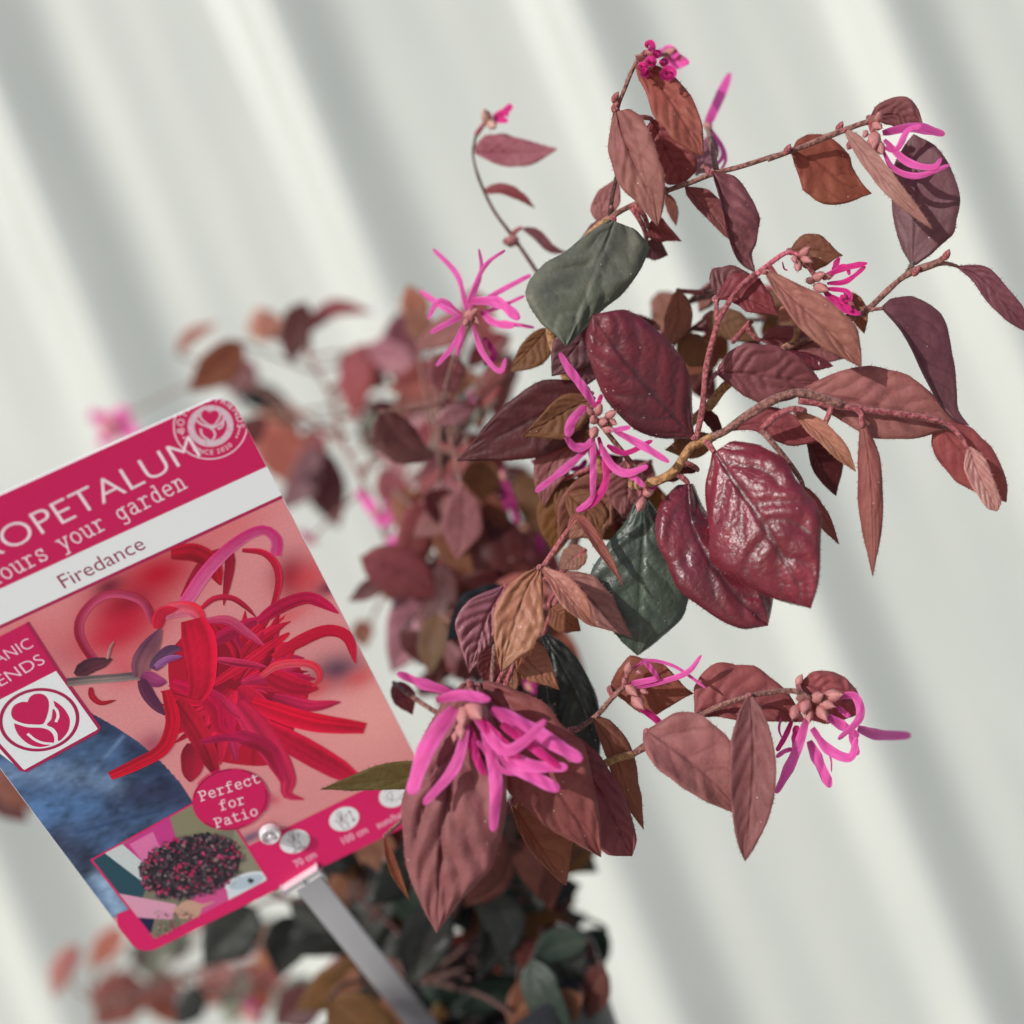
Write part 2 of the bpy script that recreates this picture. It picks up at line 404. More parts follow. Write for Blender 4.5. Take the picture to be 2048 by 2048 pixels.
nr, nt_ = 14, 48; V = [(POT_C[0], POT_C[1], POT_C[2] - .018)]; F = []
for i in range(1, nr + 1):
    for j in range(nt_):
        t = 2 * math.pi * j / nt_; rr = POT_R * .935 * i / nr
        V.append((POT_C[0] + rr * math.cos(t), POT_C[1] + rr * math.sin(t), POT_C[2] - .019 + (.004 * rng.random() if i < nr else 0)))
for j in range(nt_): F.append([0, 1 + j, 1 + (j + 1) % nt_])
for i in range(nr - 1):
    for j in range(nt_):
        a = 1 + i * nt_; k = (j + 1) % nt_
        F.append([a + j, a + nt_ + j, a + nt_ + k, a + k])
mesh_obj("soil", np.array(V), F, M_SOIL, pot)

# ------------------------------------------------------------------ shrub
shrub = empty("shrub", (POT_C[0], POT_C[1], POT_C[2] - .018), "burgundy-leaved shrub with pink ribbon-petalled flowers growing from the dark pot", "shrub")
STEM_PTS = []

def hairs_on_tube(path, rad, density, length):
    """short bristles over a stem, each one thin triangle"""
    path = np.asarray(path); n = max(4, int(np.linalg.norm(np.diff(path, axis=0), axis=1).sum() * density))
    i = rng.integers(0, len(path) - 1, n); f = rng.random(n)[:, None]
    c = path[i] * (1 - f) + path[i + 1] * f
    tg = path[i + 1] - path[i]; tg /= np.linalg.norm(tg, axis=1)[:, None] + 1e-12
    d = rng.normal(size=(n, 3)); d -= (d * tg).sum(1)[:, None] * tg; d /= np.linalg.norm(d, axis=1)[:, None] + 1e-12
    r_ = np.broadcast_to(np.asarray(rad, float), (len(path),))[i][:, None]
    side = np.cross(d, tg) * .00007
    base = c + d * r_ * .95; tip = base + (d + .6 * tg * rng.normal(size=(n, 1))) * length * (.5 + rng.random((n, 1)))
    return base, side, tip

def stem(crop, pts, r0, r1, mat='s', name='twig', hair=9000, sub=5):
    """pts: (x, y, z) in crop space; radius in photo px"""
    p = X(crop, pts) if crop else np.asarray(pts, float)
    L_ = np.linalg.norm(np.diff(p[:, :2], axis=0), axis=1).sum()
    n = max(8, int(L_ / 9)); s = cr(p, n)
    path = P(s[:, 0], s[:, 1], s[:, 2])
    k = D * (1 + s[:, 2]) / FPX
    rad = np.linspace(r0, r1, n) * k
    rad = rad * (1 + .10 * np.interp(np.arange(n), np.arange(0, n + 3, 3), rng.normal(size=len(np.arange(0, n + 3, 3)))))
    V, F = tube_mesh(path, rad)
    if hair and s[:, 2].mean() < .2:
        b, sd, tp = hairs_on_tube(path, rad, hair, .0005)
        o = len(V); m = len(b)
        V = np.vstack([V, b - sd, b + sd, tp])
        F = F + [[o + i, o + m + i, o + 2 * m + i] for i in range(m)]
    STEM_PTS.append(path)
    return mesh_obj(name, V, F, SM[mat], shrub)

TS5 = np.array([.1, .3, .5, .7, .9])
def widths(w, t):
    if np.isscalar(w): w = [w * .6, w * .96, w, w * .74, w * .26]
    w = list(w)
    w0 = w.pop(0) if len(w) == 6 else w[0] * .12
    base = smooth_interp(t, np.concatenate([[0], TS5, [1]]), np.array([w0] + w + [0]))
    # round the base shoulder
    return np.maximum(base, 0) * np.where(t < .1, np.sqrt(np.clip(t / .1, 0, 1)) * .35 + .65, 1)

LEAVES = []; MERGE = None; STUFF_BASES = []
def leaf(crop, mid, A, B_, mat='m', z=0., dz=None, cup=None, tilt=None, bow=None, nv=6, pucker=1.0, hair=True, label=None):
    m_ = X(crop, mid); s = CROP[crop][2]
    R, C = (63, 37) if z < .12 else (25, 13)
    u01 = np.linspace(0, 1, R); t = .5 - .5 * np.cos(math.pi * u01); t = .55 * t + .45 * u01
    mid_d = cr(m_, 200); mp = np.stack([np.interp(t, np.linspace(0, 1, 200), mid_d[:, k]) for k in (0, 1)], 1)
    tg = np.gradient(mp, axis=0); tg /= np.linalg.norm(tg, axis=1)[:, None] + 1e-9
    nA = np.stack([tg[:, 1], -tg[:, 0]], 1)
    Lpx = np.linalg.norm(np.diff(mp, axis=0), axis=1).sum()
    wob = lambda: 1 + .035 * np.interp(t, np.linspace(0, 1, 9), rng.normal(size=9))
    wA = widths(A, t) * s * wob(); wB = widths(B_, t) * s * wob()
    Wm = max(.5 * (wA.max() + wB.max()), 6)
    if dz is None: dz = rng.uniform(-.25, .25) * Lpx / FPX
    if cup is None: cup = rng.uniform(-.35, .1)
    if tilt is None: tilt = rng.uniform(-.55, .55)
    if bow is None: bow = rng.uniform(-.06, .10)
    u = np.linspace(-1, 1, C)
    U, T = np.meshgrid(u, t)
    w = np.where(U >= 0, wA[:, None], wB[:, None])
    px = mp[:, 0:1] + nA[:, 0:1] * w * U; py = mp[:, 1:2] + nA[:, 1:2] * w * U
    # lateral veins curving to the tip, quilted blade between them
    ph = rng.random(2) * .6
    side = np.where(U >= 0, ph[0], ph[1])
    Tw = T + .045 * np.interp(T + .06 * np.sign(U), np.linspace(-.1, 1.1, 8), rng.normal(size=8))
    sv = (Tw - .30 * np.abs(U)**1.25 + .012 * np.interp(U * 3 + T * 4, np.linspace(-4, 8, 20), rng.normal(size=20))) * nv + side
    fr = np.abs(sv - np.round(sv)) * 2                    # 0 on a vein, 1 between
    fade = np.clip((1 - np.abs(U)) / .35, 0, 1)**.6
    vein = np.exp(-(fr / .10)**2) * fade * .8
    rib = np.exp(-(U / .05)**2) * (1 - .5 * T)
    wloc = np.maximum(wA, wB)[:, None]
    blister = np.interp(T * 7 + U * 2 + 3, np.arange(0, 22), rng.normal(size=22)) * np.interp(np.abs(U) * 4, np.arange(0, 10), rng.normal(size=10))
    h = pucker * (.10 * wloc * (fr**.5) * fade * np.interp(T * 5 + U * 1.7, np.linspace(-2, 7, 12), rng.uniform(.45, 1.3, 12)) - .10 * Wm * rib * np.clip(wloc / Wm, 0, 1) + .02 * Wm * blister)
    edge_roll = .10 * Wm * np.clip((np.abs(U) - .8) / .2, 0, 1)**2
    zz = z + dz * T + (cup * U**2 * wloc + tilt * U * wloc * 1.0 - bow * 4 * T * (1 - T) * Lpx - h + edge_roll) / FPX
    zz += np.interp(T * 6 + 1.3 * U, np.linspace(-2, 9, 24), rng.normal(size=24)) * .035 * Wm / FPX * np.abs(U)
    V = P(px, py, zz).reshape(-1, 3)
    idx = np.arange(R * C).reshape(R, C)
    F = np.stack([idx[:-1, :-1], idx[:-1, 1:], idx[1:, 1:], idx[1:, :-1]], -1).reshape(-1, 4).tolist()
    uv = np.stack([U.ravel() * .5 + .5, T.ravel()], 1)
    va = np.clip(vein + rib, 0, 1).ravel()
    if hair and z < .25:
        G = V.reshape(R, C, 3); mids = G[:, C // 2]
        for col, sgn in ((0, -1), (C - 1, 1)):
            e = G[:, col]; n = int(Lpx / 2.6)
            q = np.sort(rng.random(n)) * (R - 3) + 1; i = q.astype(int); f = (q - i)[:, None]
            b = e[i] * (1 - f) + e[i + 1] * f
            o_ = b - (mids[i] * (1 - f) + mids[i + 1] * f); o_ /= np.linalg.norm(o_, axis=1)[:, None] + 1e-9
            tg3 = e[i + 1] - e[i]; tg3 /= np.linalg.norm(tg3, axis=1)[:, None] + 1e-9
            o_ = o_ + .7 * tg3 * rng.normal(size=(n, 1)) + .4 * rng.normal(size=(n, 3))
            tp = b + o_ * .00042 * (.4 + rng.random((n, 1)))
            k0 = len(V); V = np.vstack([V, b - tg3 * .00006, b + tg3 * .00006, tp])
            F += [[k0 + j, k0 + n + j, k0 + 2 * n + j] for j in range(n)]
            uv = np.vstack([uv, np.full((3 * n, 2), .5)]); va = np.concatenate([va, np.zeros(3 * n)])
    if MERGE is not None:
        MERGE.append((V, F, mat, va)); STUFF_BASES.append((P(mp[0, 0], mp[0, 1], z), P(mp[1, 0], mp[1, 1], z + dz * t[1])))
        return None
    o = mesh_obj("leaf", V, F, LM[mat], shrub, uv=uv, attrs={'vein': va})
    if label: o['label'] = label
    LEAVES.append((o, P(mp[0, 0], mp[0, 1], z), P(mp[1, 0], mp[1, 1], z + dz * t[1]), Wm))
    return o

def petal_geo(pts, w, z0, z1, seg=30, cross=7, bow=0., twist=0., gut=.35):
    gut = rng.uniform(-.12, .3)
    s = cr(pts, seg); t = np.linspace(0, 1, seg)
    tg = np.gradient(s[:, :2], axis=0); tg /= np.linalg.norm(tg, axis=1)[:, None] + 1e-9
    nA = np.stack([tg[:, 1], -tg[:, 0]], 1)
    prof = smooth_interp(t, [0, .12, .45, .85, .96, 1], np.array([.5, .78, 1, .82, .6, .26])) * w * .5
    prof = prof * (1 + .11 * np.interp(t, np.linspace(0, 1, 7), rng.normal(size=7)))
    u = np.linspace(-1, 1, cross); U, T = np.meshgrid(u, t)
    ang = twist * T
    px = s[:, 0:1] + nA[:, 0:1] * prof[:, None] * U * np.cos(ang); py = s[:, 1:2] + nA[:, 1:2] * prof[:, None] * U * np.cos(ang)
    L_ = np.linalg.norm(np.diff(s[:, :2], axis=0), axis=1).sum()
    z = z0 + (z1 - z0) * T + (gut * prof[:, None] * U**2 + prof[:, None] * U * np.sin(ang) - bow * L_ * 4 * T * (1 - T) + .07 * w * np.interp(T * 7 + U * .8, np.linspace(-1, 8, 16), rng.normal(size=16)) + .16 * prof[:, None] * np.abs(U)) / FPX
    V = P(px, py, z).reshape(-1, 3)
    idx = np.arange(seg * cross).reshape(seg, cross)
    F = np.stack([idx[:-1, :-1], idx[:-1, 1:], idx[1:, 1:], idx[1:, :-1]], -1).reshape(-1, 4).tolist()
    return V, F, np.stack([U.ravel() * .5 + .5, T.ravel()], 1)

def blob_geo(c, r, ax, stretch, seg=10, rings=8):
    """pointed bud: c centre, ax long axis"""
    ax = np.asarray(ax, float); ax /= np.linalg.norm(ax)
    a = np.cross(ax, [.3, .9, .1]); a /= np.linalg.norm(a); b = np.cross(ax, a)
    V = []; F = []
    for i in range(rings + 1):
        t = i / rings; rr = r * (math.sin(math.pi * min(t * 1.02, 1))**.8) * (1.05 - .35 * t) + 1e-6
        for j in range(seg):
            th = 2 * math.pi * j / seg; k = rr * (1 + .24 * math.cos(th * 4 + 1 + 2 * t) * t)
            V.append(c + ax * (t - .35) * 2 * r * stretch + k * (math.cos(th) * a + math.sin(th) * b))
    for i in range(rings):
        for j in range(seg):
            k = (j + 1) % seg
            F.append([i * seg + j, i * seg + k, (i + 1) * seg + k, (i + 1) * seg + j])
    return np.array(V), F

def flower(crop, sepals, petals, z, mat='pk', smat='sep', name='flower'):
    """sepals: (x, y, r, dx, dy); petals: (width, [pts], dz0, dz1, kw)"""
    s = CROP[crop][2]; V = np.zeros((0, 3)); F = []
    ctr = None
    for q in sepals:
        c2 = X(crop, [q[:2]])[0]; dep = z + (q[5] if len(q) > 5 else 0)
        c = P(c2[0], c2[1], dep); tip = P(c2[0] + q[3], c2[1] + q[4], dep - .004 * (1 if len(q) < 7 else q[6]))
        v, f = blob_geo(c, 1.25 * q[2] * s * D / FPX * (1 + z), tip - c, 1.9)
        F += [[k + len(V) for k in g_] for g_ in f]; V = np.vstack([V, v])
        if z < .2:
            nh = 70; ii = rng.integers(0, len(v), nh); ou = v[ii] - c; ou /= np.linalg.norm(ou, axis=1)[:, None] + 1e-9
            dr_ = ou + .6 * rng.normal(size=(nh, 3)); sd_ = np.cross(dr_, rng.normal(size=(nh, 3))); sd_ /= np.linalg.norm(sd_, axis=1)[:, None] + 1e-9
            k0 = len(V); V = np.vstack([V, v[ii] - sd_ * .00006, v[ii] + sd_ * .00006, v[ii] + dr_ * .0004])
            F += [[k0 + j, k0 + nh + j, k0 + 2 * nh + j] for j in range(nh)]
        ctr = c if ctr is None else ctr
    o = mesh_obj(name, V, F, PM[smat], shrub, uv=np.full((len(V), 2), .5) + rng.random((len(V), 2)) * .3)
    for q in petals:
        w, pts = q[0], q[1]; a = q[2] if len(q) > 2 else 0; b = q[3] if len(q) > 3 else -.01; kw = q[4] if len(q) > 4 else {}
        m = kw.pop('mat', mat)
        v, f, uv = petal_geo(X(crop, pts), w * s * 1.1, z + a, z + b, twist=kw.pop('twist', rng.uniform(-.5, .5)), **kw)
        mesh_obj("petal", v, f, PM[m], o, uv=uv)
    LEAVES.append((o, ctr, ctr, 20))
    return o

# ---- trunk and branches
SOIL = (850, 1960, .38)
stem(None, [SOIL, (960, 1660, .31), (1075, 1320, .20), (1150, 1080, .14), (1210, 965, .08)], 18, 8, 'd', 'trunk', 0)
stem(None, [(960, 1660, .31), (880, 1400, .42), (800, 1150, .55), (690, 900, .75), (560, 800, .9), (440, 740, 1.0)], 7, 4, 's', 'branch', 0)
stem(None, [(880, 1400, .42), (900, 1150, .38), (880, 900, .3), (900, 740, .15), (945, 640, .07)], 5, 3.5, 's', 'branch', 0)
stem(None, [(690, 900, .75), (650, 770, .8), (560, 640, .9), (520, 620, .95)], 5, 3.5, 's', 'branch', 0)
stem(None, [SOIL, (620, 1880, .6), (420, 1930, .8), (200, 2010, .95)], 9, 5, 'd', 'branch', 0)
stem(None, [SOIL, (560, 1790, .55), (300, 1620, .62), (30, 1560, .6)], 8, 5, 'd', 'branch', 0)
stem(None, [SOIL, (960, 1900, .42), (1060, 1880, .45), (1130, 1830, .45)], 8, 5, 'd', 'branch', 0)
for q_ in [(760, 1990, .36), (940, 1960, .30), (1040, 2040, .27), (1120, 1900, .30), (1060, 1780, .30), (860, 1800, .38), (720, 1800, .42)]:
    stem(None, [SOIL, ((SOIL[0] + q_[0]) / 2 + 15, (SOIL[1] + q_[1]) / 2 - 10, (SOIL[2] + q_[2]) / 2), q_], 5, 3, 'd', 'branch', 0)
stem(None, [(1105, 1220, .15), (1112, 1160, .06), (1086, 1134, .0), (1078, 1137, -.01)], 5, 4, 's')
stem(None, [(1105, 1220, .15), (1125, 1170, .05), (1128, 1150, .0)], 4, 3.5, 's')
# right-hand spray
stem('c9', [(40, 1700, .08), (360, 1710, .004), (580, 1620, -.01), (720, 1420, -.012), (790, 1390, -.012), (910, 1330, -.012)], 10.5, 9.5, 'o')
stem('c9', [(890, 1340, -.012), (1000, 1290, -.018), (1200, 1150, -.02), (1430, 1020, -.022), (1620, 985, -.022), (1930, 1075, -.02)], 8.5, 8.5, 's')
stem('c5', [(770, 520, -.02), (1060, 560, -.018), (1300, 590, -.015), (1500, 625, -.012), (1600, 700, -.012), (1650, 790, -.014)], 7.5, 4.2, 'r')
stem('c9', [(1290, 1280, -.02), (1430, 1150, -.024), (1560, 1110, -.024), (1640, 1130, -.022)], 7, 6, 'r')
stem('c5', [(1060, 560, -.018), (1090, 590, -.022), (1095, 660, -.024)], 6, 4.5, 'r')
stem('c9', [(770, 1350, -.012), (820, 1100, -.016), (850, 780, -.018), (920, 500, -.018), (965, 370, -.018), (1100, 160, -.016), (1240, 30, -.012)], 6.5, 5.2, 'r')
stem('c3', [(330, 1190, -.012), (430, 1110, -.008), (520, 1055, -.004), (605, 1075, -.004)], 5.5, 3.6, 'k')
stem('c9', [(935, 240, -.014), (930, 350, -.016), (945, 430, -.018)], 4.5, 5, 'r')
stem('c9', [(860, 940, -.014), (900, 860, -.012), (945, 815, .0)], 4, 4, 'r')
stem('c9', [(700, 1240, .05), (880, 1080, .03), (1000, 930, .02), (1200, 790, .03), (1440, 640, .03), (1560, 560, .03), (1580, 450, .03)], 10, 6, 'o')
stem('c9', [(1440, 640, .03), (1560, 590, .03), (1720, 530, .03), (1900, 420, .025), (2040, 330, .02)], 7, 6, 's')
stem('c3', [(700, 1560, .03), (910, 1440, .012), (990, 1400, .01), (1210, 1200, .006), (1400, 1120, .004), (1450, 1085, .0)], 6.5, 6.5, 's')
stem('c3', [(960, 1420, .011), (1020, 1395, .008), (1090, 1388, .004)], 4.5, 3.6, 's')
stem('c3', [(1215, 1200, .006), (1250, 1150, .01), (1265, 1120, .018)], 5.5, 4.5, 'd')
stem('c3', [(1400, 1130, .004), (1460, 1120, .004), (1525, 1135, .008)], 5, 4, 's')
stem('c9', [(1060, 575, .05), (1130, 500, .04), (1215, 405, .035)], 5.5, 5, 'r')
stem('c9', [(450, 600, .12), (510, 490, .12), (650, 300, .12), (800, 200, .10), (915, 150, .06)], 4, 3.4, 'd')
stem('c9', [(640, 540, .1), (760, 450, .1), (900, 340, .08)], 3.6, 3.2, 'd')
stem('c9', [(500, 760, .12), (620, 560, .12), (700, 480, .12), (800, 470, .1)], 3.6, 3.2, 'd')
# top spray
stem(None, [(1210, 965, .06), (1150, 800, .06), (1100, 640, .04), (1165, 495, .03), (1190, 462, .026), (1222, 436, .022)], 11, 8.5, 'o', 'branch')
stem('c10', [(335, 655, .022), (355, 460, .022), (395, 290, .02), (420, 160, .015)], 5, 4.5, 'd')
stem('c2', [(1060, 800, .015), (1075, 590, .004), (1130, 430, .0), (1190, 290, .0), (1245, 215, -.004)], 4.5, 4.2, 's')
stem('c10', [(340, 650, .022), (540, 540, .02), (900, 390, .01), (1130, 310, .006), (1330, 230, .004), (1600, 160, .0), (1930, 55, -.004)], 5.5, 5.6, 's')
stem('c3', [(400, 500, -.004), (490, 470, -.006), (640, 415, -.006), (800, 350, -.008), (960, 290, -.008), (1065, 262, -.008)], 5.5, 6, 's')
# top-left soft branch
stem(None, [(1150, 800, .08), (1085, 570, .13), (1071, 540, .13), (1027, 475, .14), (990, 425, .14), (965, 375, .14), (951, 335, .14), (946, 304, .14), (952, 270, .14)], 5, 3, 'd', 'branch', 0)
# lower right sprays
stem(None, [(1040, 1520, .22), (1090, 1500, .08), (1143, 1466, .02), (1193, 1431, .005), (1225, 1395, .0), (1248, 1373, -.002)], 6, 5, 's')
stem(None, [(1040, 1570, .22), (1120, 1560, .06), (1189, 1536, .004), (1232, 1517, .0), (1267, 1509, .0)], 9, 8, 'o')
stem('c8', [(420, 592, .0), (600, 480, .004), (770, 388, -.006), (900, 330, -.014), (1020, 292, -.016), (1120, 272, -.014), (1250, 262, -.012), (1340, 300, -.012)], 7, 5, 's')
# stem carrying the big front flower
stem(None, [(1000, 1560, .2), (985, 1480, .05), (962, 1420, -.03), (945, 1385, -.05), (938, 1360, -.055)], 6, 5, 'r')

# ---- leaves, sharp ones first (traced midrib, half-widths on either side)
leaf('c2', [(1195, 290), (1345, 420), (1480, 610), (1630, 880)], [70, 115, 125, 105, 45], [60, 110, 150, 130, 60], 'm', -.002, -.01, -.2, .15, .05, pucker=1.3)
leaf('c2', [(1070, 590), (1110, 740), (1200, 950), (1290, 1150), (1338, 1330)], [120, 165, 170, 165, 125, 50], [30, 55, 130, 150, 115, 45], 'm', -.004, -.012, -.15, -.2, .06)
leaf('c2', [(1300, 640), (1400, 850), (1500, 1060)], [80, 150, 170, 160, 120], [80, 130, 140, 130, 90], 'r', .02, .01)
leaf('c2', [(1590, 990), (1660, 860), (1690, 720)], 90, 70, 'P', .06, .02)
leaf('c10', [(300, 700), (260, 560), (420, 270)], [60, 110, 110, 80, 30], [60, 130, 150, 110, 40], 'r', .06, .0)
leaf('c10', [(340, 650), (200, 760), (50, 870)], 45, 60, 'p', .05, .01)
leaf('c10', [(700, 740), (880, 800), (1035, 885)], [130, 120, 70, 40, 12], [100, 110, 100, 60, 15], 'r', .04, .01)
leaf('c10', [(690, 880), (780, 960), (900, 1018)], 90, 110, 'p', .05, .01)
leaf('c10', [(880, 420), (930, 560), (978, 735)], 62, 50, 'b', .05, .01)
leaf('c10', [(1060, 350), (1200, 500), (1380, 690), (1492, 862)], [60, 150, 150, 90, 20], [40, 60, 60, 55, 30], 'r', .02, .0, tilt=.3)
leaf('c10', [(1330, 215), (1390, 380), (1440, 580), (1500, 820), (1590, 1050), (1745, 1185)], [60, 190, 290, 320, 240, 90], [10, 18, 20, 22, 25, 20], 'r', .0, -.004, -.1, .3, .04, pucker=1.8, label="wavy folded leaf showing its plum underside")
leaf('c4', [(1330, 5), (1245, 230), (1155, 470), (1080, 680), (1048, 752)], [190, 265, 245, 195, 110, 35], [40, 90, 190, 315, 340, 200], 'g', .012, -.035, .08, .12, .03, nv=5, pucker=.6, label="large grey-green leaf among the burgundy ones")
leaf('c3', [(545, 450), (700, 520), (850, 640), (1022, 706)], [90, 130, 165, 160, 105, 30], [20, 80, 180, 190, 140, 40], 'b', .004, .006, .0, .2, .02, nv=4, pucker=.6)
leaf('c3', [(1010, 250), (1170, 240), (1340, 330)], [50, 95, 120, 90, 30], [30, 60, 70, 60, 30], 'r', .01, .008)
leaf('c3', [(1265, 1130), (1275, 900), (1288, 650), (1270, 350)], [15, 60, 120, 150, 150, 70], [30, 125, 245, 265, 215, 120], 'p', .018, .0, .0, .25, .02, nv=4, pucker=.35, hair=True)
leaf('c3', [(865, 335), (960, 450), (1110, 640), (1250, 790), (1385, 918)], [30, 50, 70, 62, 50, 20], [8, 30, 48, 50, 40, 16], 'l', -.012, -.02, -.2, -.3, .04)
leaf('c3', [(535, 1040), (690, 1040), (852, 1072)], [50, 95, 92, 55, 14], [50, 115, 118, 85, 22], 'b', .006, .004, nv=4)
leaf('c5', [(1195, 35), (1320, 170), (1430, 390), (1540, 580), (1650, 652)], [90, 150, 200, 175, 110, 40], [6, 12, 16, 16, 16, 12], 'p', .004, .0, -.1, .45, .03, pucker=.6)
leaf('c3', [(1515, 1135), (1660, 1200), (1790, 1340), (1985, 1540)], [30, 80, 80, 72, 30], [20, 55, 66, 60, 30], 'p', .008, .0, -.2, -.2)
leaf('c9', [(940, 232), (1120, 220), (1290, 280), (1432, 372)], [40, 110, 185, 190, 120, 35], [8, 15, 60, 90, 70, 20], 'r', -.004, -.006, -.1, .25, .04)
leaf('c9', [(932, 215), (1080, 120), (1290, 70)], [90, 150, 200, 160, 90, 25], [10, 20, 60, 70, 60, 20], 'p', .002, .004, -.2, .3)
leaf('c3', [(398, 1178), (560, 1340), (770, 1530), (962, 1742)], [30, 55, 105, 140, 140, 65], [16, 40, 75, 105, 85, 30], 'l', -.016, -.012, -.2, .1, .05, pucker=1.4)
leaf('c3', [(530, 1340), (650, 1480), (772, 1616)], 55, 55, 'm', .0, .0)
leaf('c3', [(870, 1290), (940, 1400), (978, 1540)], 55, 60, 'b', .03, .0)
leaf('c9', [(1285, 560), (1500, 560), (1870, 720)], [70, 110, 130, 110, 50], [50, 90, 110, 80, 30], 'm', .04, .01)
leaf('c9', [(1530, 290), (1480, 370), (1440, 420)], 60, 70, 'o', .06, .0)
leaf('c9', [(1480, 650), (1670, 700), (1870, 770)], [20, 30, 35, 30, 15], [40, 80, 100, 80, 30], 'G', .022, .0)
leaf('c9', [(1500, 640), (1750, 640), (1990, 700)], 120, 110, 'm', .035, .0)
leaf('c9', [(940, 818), (1200, 830), (1450, 870), (1770, 900)], [60, 160, 245, 250, 215, 100], [30, 90, 185, 225, 170, 60], 'r', .0, .012, -.15, -.15, .05, label="broad rose-brown leaf beside the main upright stem")
leaf('c5', [(780, 480), (1000, 510), (1280, 570), (1605, 640)], [30, 80, 170, 200, 160, 62], [20, 55, 125, 165, 140, 60], 'm', .0, .004, -.15, .2, .05)
leaf('c9', [(1000, 1285), (1300, 1230), (1760, 1380)], [25, 60, 120, 150, 130, 50], [5, 20, 60, 110, 110, 40], 'm', .012, .004, -.1, .2)
leaf('c5', [(755, 590), (880, 690), (980, 790), (1066, 888)], [20, 40, 60, 60, 50, 18], [8, 22, 38, 38, 34, 14], 'l', -.012, -.01, -.2, .3)
leaf('c5', [(1088, 600), (1120, 760), (1145, 980), (1152, 1200), (1150, 1432)], [10, 30, 62, 62, 48, 16], [8, 25, 62, 75, 58, 20], 'm', -.022, -.012, .4, -.3, .02)
leaf('c5', [(820, 720), (890, 860), (962, 1014)], [60, 95, 115, 110, 75, 25], [20, 25, 45, 50, 40, 16], 'dr', .03, .0)
leaf('c5', [(1485, 640), (1640, 820), (1842, 1046)], [50, 85, 120, 130, 110, 55], [40, 85, 120, 120, 90, 30], 'm', .002, .006, .1, -.1, .02, pucker=.6)
leaf('c5', [(1648, 760), (1700, 900), (1795, 1092)], [14, 38, 60, 58, 52, 40], [14, 34, 62, 62, 52, 40], 'k', -.014, -.004, -.3, .1, .03, nv=7, pucker=1.6, label="small furled pink young leaf at the branch tip")
leaf('c4', [(1795, 1285), (1600, 1070), (1460, 910), (1350, 770), (1205, 560)], [30, 120, 228, 232, 190, 115], [25, 90, 230, 280, 260, 185], 'G', -.014, -.03, .22, .12, .06, nv=5, pucker=.85, label="large glossy wine-red leaf with dark sunken veins")
leaf('c5', [(332, 785), (425, 925), (560, 1115), (700, 1350), (832, 1594)], [150, 220, 285, 290, 205, 95], [25, 110, 245, 325, 240, 105], 'G2', -.022, -.03, .12, -.25, .08, nv=5, pucker=.8, label="largest glossy wine-red leaf, pale light on one half")
leaf('c5', [(195, 950), (215, 1150), (310, 1350), (440, 1520), (610, 1684)], [40, 60, 140, 190, 210, 125], [80, 140, 205, 208, 168, 105], 'G', -.008, -.018, .2, .25, .05, nv=5, pucker=.8)
leaf('c6', [(1435, 325), (1440, 600), (1425, 900), (1402, 1325)], [60, 110, 230, 320, 290, 120], [60, 100, 240, 320, 290, 125], 'gg', .012, .01, .1, .1, .04, nv=5, pucker=.8, label="dark glossy green leaf behind the wine-red pair")
leaf('c6', [(765, 762), (690, 890), (615, 1090), (522, 1435)], [30, 75, 140, 185, 165, 50], [20, 65, 125, 150, 110, 40], 'o', -.012, -.012, -.2, -.1, .05, nv=6)
leaf('c6', [(785, 760), (880, 850), (1000, 990), (1132, 1137)], [20, 40, 78, 90, 70, 26], [10, 30, 56, 72, 60, 20], 'o', -.022, -.012, -.35, .25, .08)
leaf('c6', [(930, 800), (1050, 900), (1200, 1070), (1372, 1212)], [40, 70, 115, 115, 80, 28], [40, 85, 140, 140, 75, 18], 'm', .0, .0, -.2, .1)
leaf('c6', [(610, 1260), (720, 1380), (900, 1548)], [60, 100, 130, 115, 70, 20], [15, 35, 95, 95, 55, 16], 'o', .0, .0)
leaf('c6', [(540, 880), (430, 1080), (370, 1260), (318, 1440)], [30, 60, 90, 95, 75, 25], [20, 60, 150, 180, 120, 40], 'P', .05, -.01, -.2, .2, .05, nv=7, pucker=1.8)
leaf('c6', [(840, 1010), (930, 1090), (1035, 1165)], 90, 90, 'b', .03, .0)
leaf('c6', [(610, 1370), (600, 1460), (598, 1565)], 65, 70, 'b', .02, .0)
leaf('c6', [(480, 1260), (450, 1380), (420, 1510)], 90, 90, 'dr', .04, .0)
leaf('c7', [(1080, 50), (1200, 250), (1290, 450), (1345, 690)], [30, 60, 85, 85, 60, 25], [10, 30, 110, 150, 130, 60], 'dk', .06, .01, -.1, .2, label="nearly black leaf in the shade under the spray")
leaf('c7', [(735, 285), (690, 480), (640, 720), (590, 1020), (565, 1492)], [60, 130, 260, 300, 250, 80], [60, 120, 195, 205, 175, 75], 'm', -.05, -.015, .0, -.12, .04, nv=6, pucker=1.8, label="long quilted rose-brown leaf under the biggest flower")
leaf('c7', [(775, 290), (950, 500), (1150, 800), (1362, 1126)], [50, 110, 195, 215, 165, 60], [20, 45, 120, 190, 150, 55], 'm', -.03, -.0, -.2, .1, .06, pucker=.9)
leaf('c7', [(1180, 540), (1350, 800), (1512, 1120)], [40, 70, 95, 100, 85, 60], [40, 90, 140, 160, 150, 110], 'r', -.006, .0, -.15, .15, pucker=1.2)
leaf('c7', [(925, 860), (1030, 1020), (1192, 1264)], [60, 130, 200, 190, 130, 45], [10, 20, 45, 50, 40, 16], 'b', .02, .0, -.1, .1, pucker=.4)
leaf('c7', [(1325, 448), (1420, 610), (1490, 810), (1568, 992)], [30, 70, 85, 80, 60, 22], [8, 22, 42, 48, 42, 16], 'b', .004, .004, .3, .2)
leaf('c8', [(500, 468), (700, 610), (860, 750), (985, 900)], [30, 160, 235, 225, 165, 60], [55, 95, 130, 125, 105, 45], 'm', -.02, -.004, -.25, .15, .06, nv=4, pucker=.5)
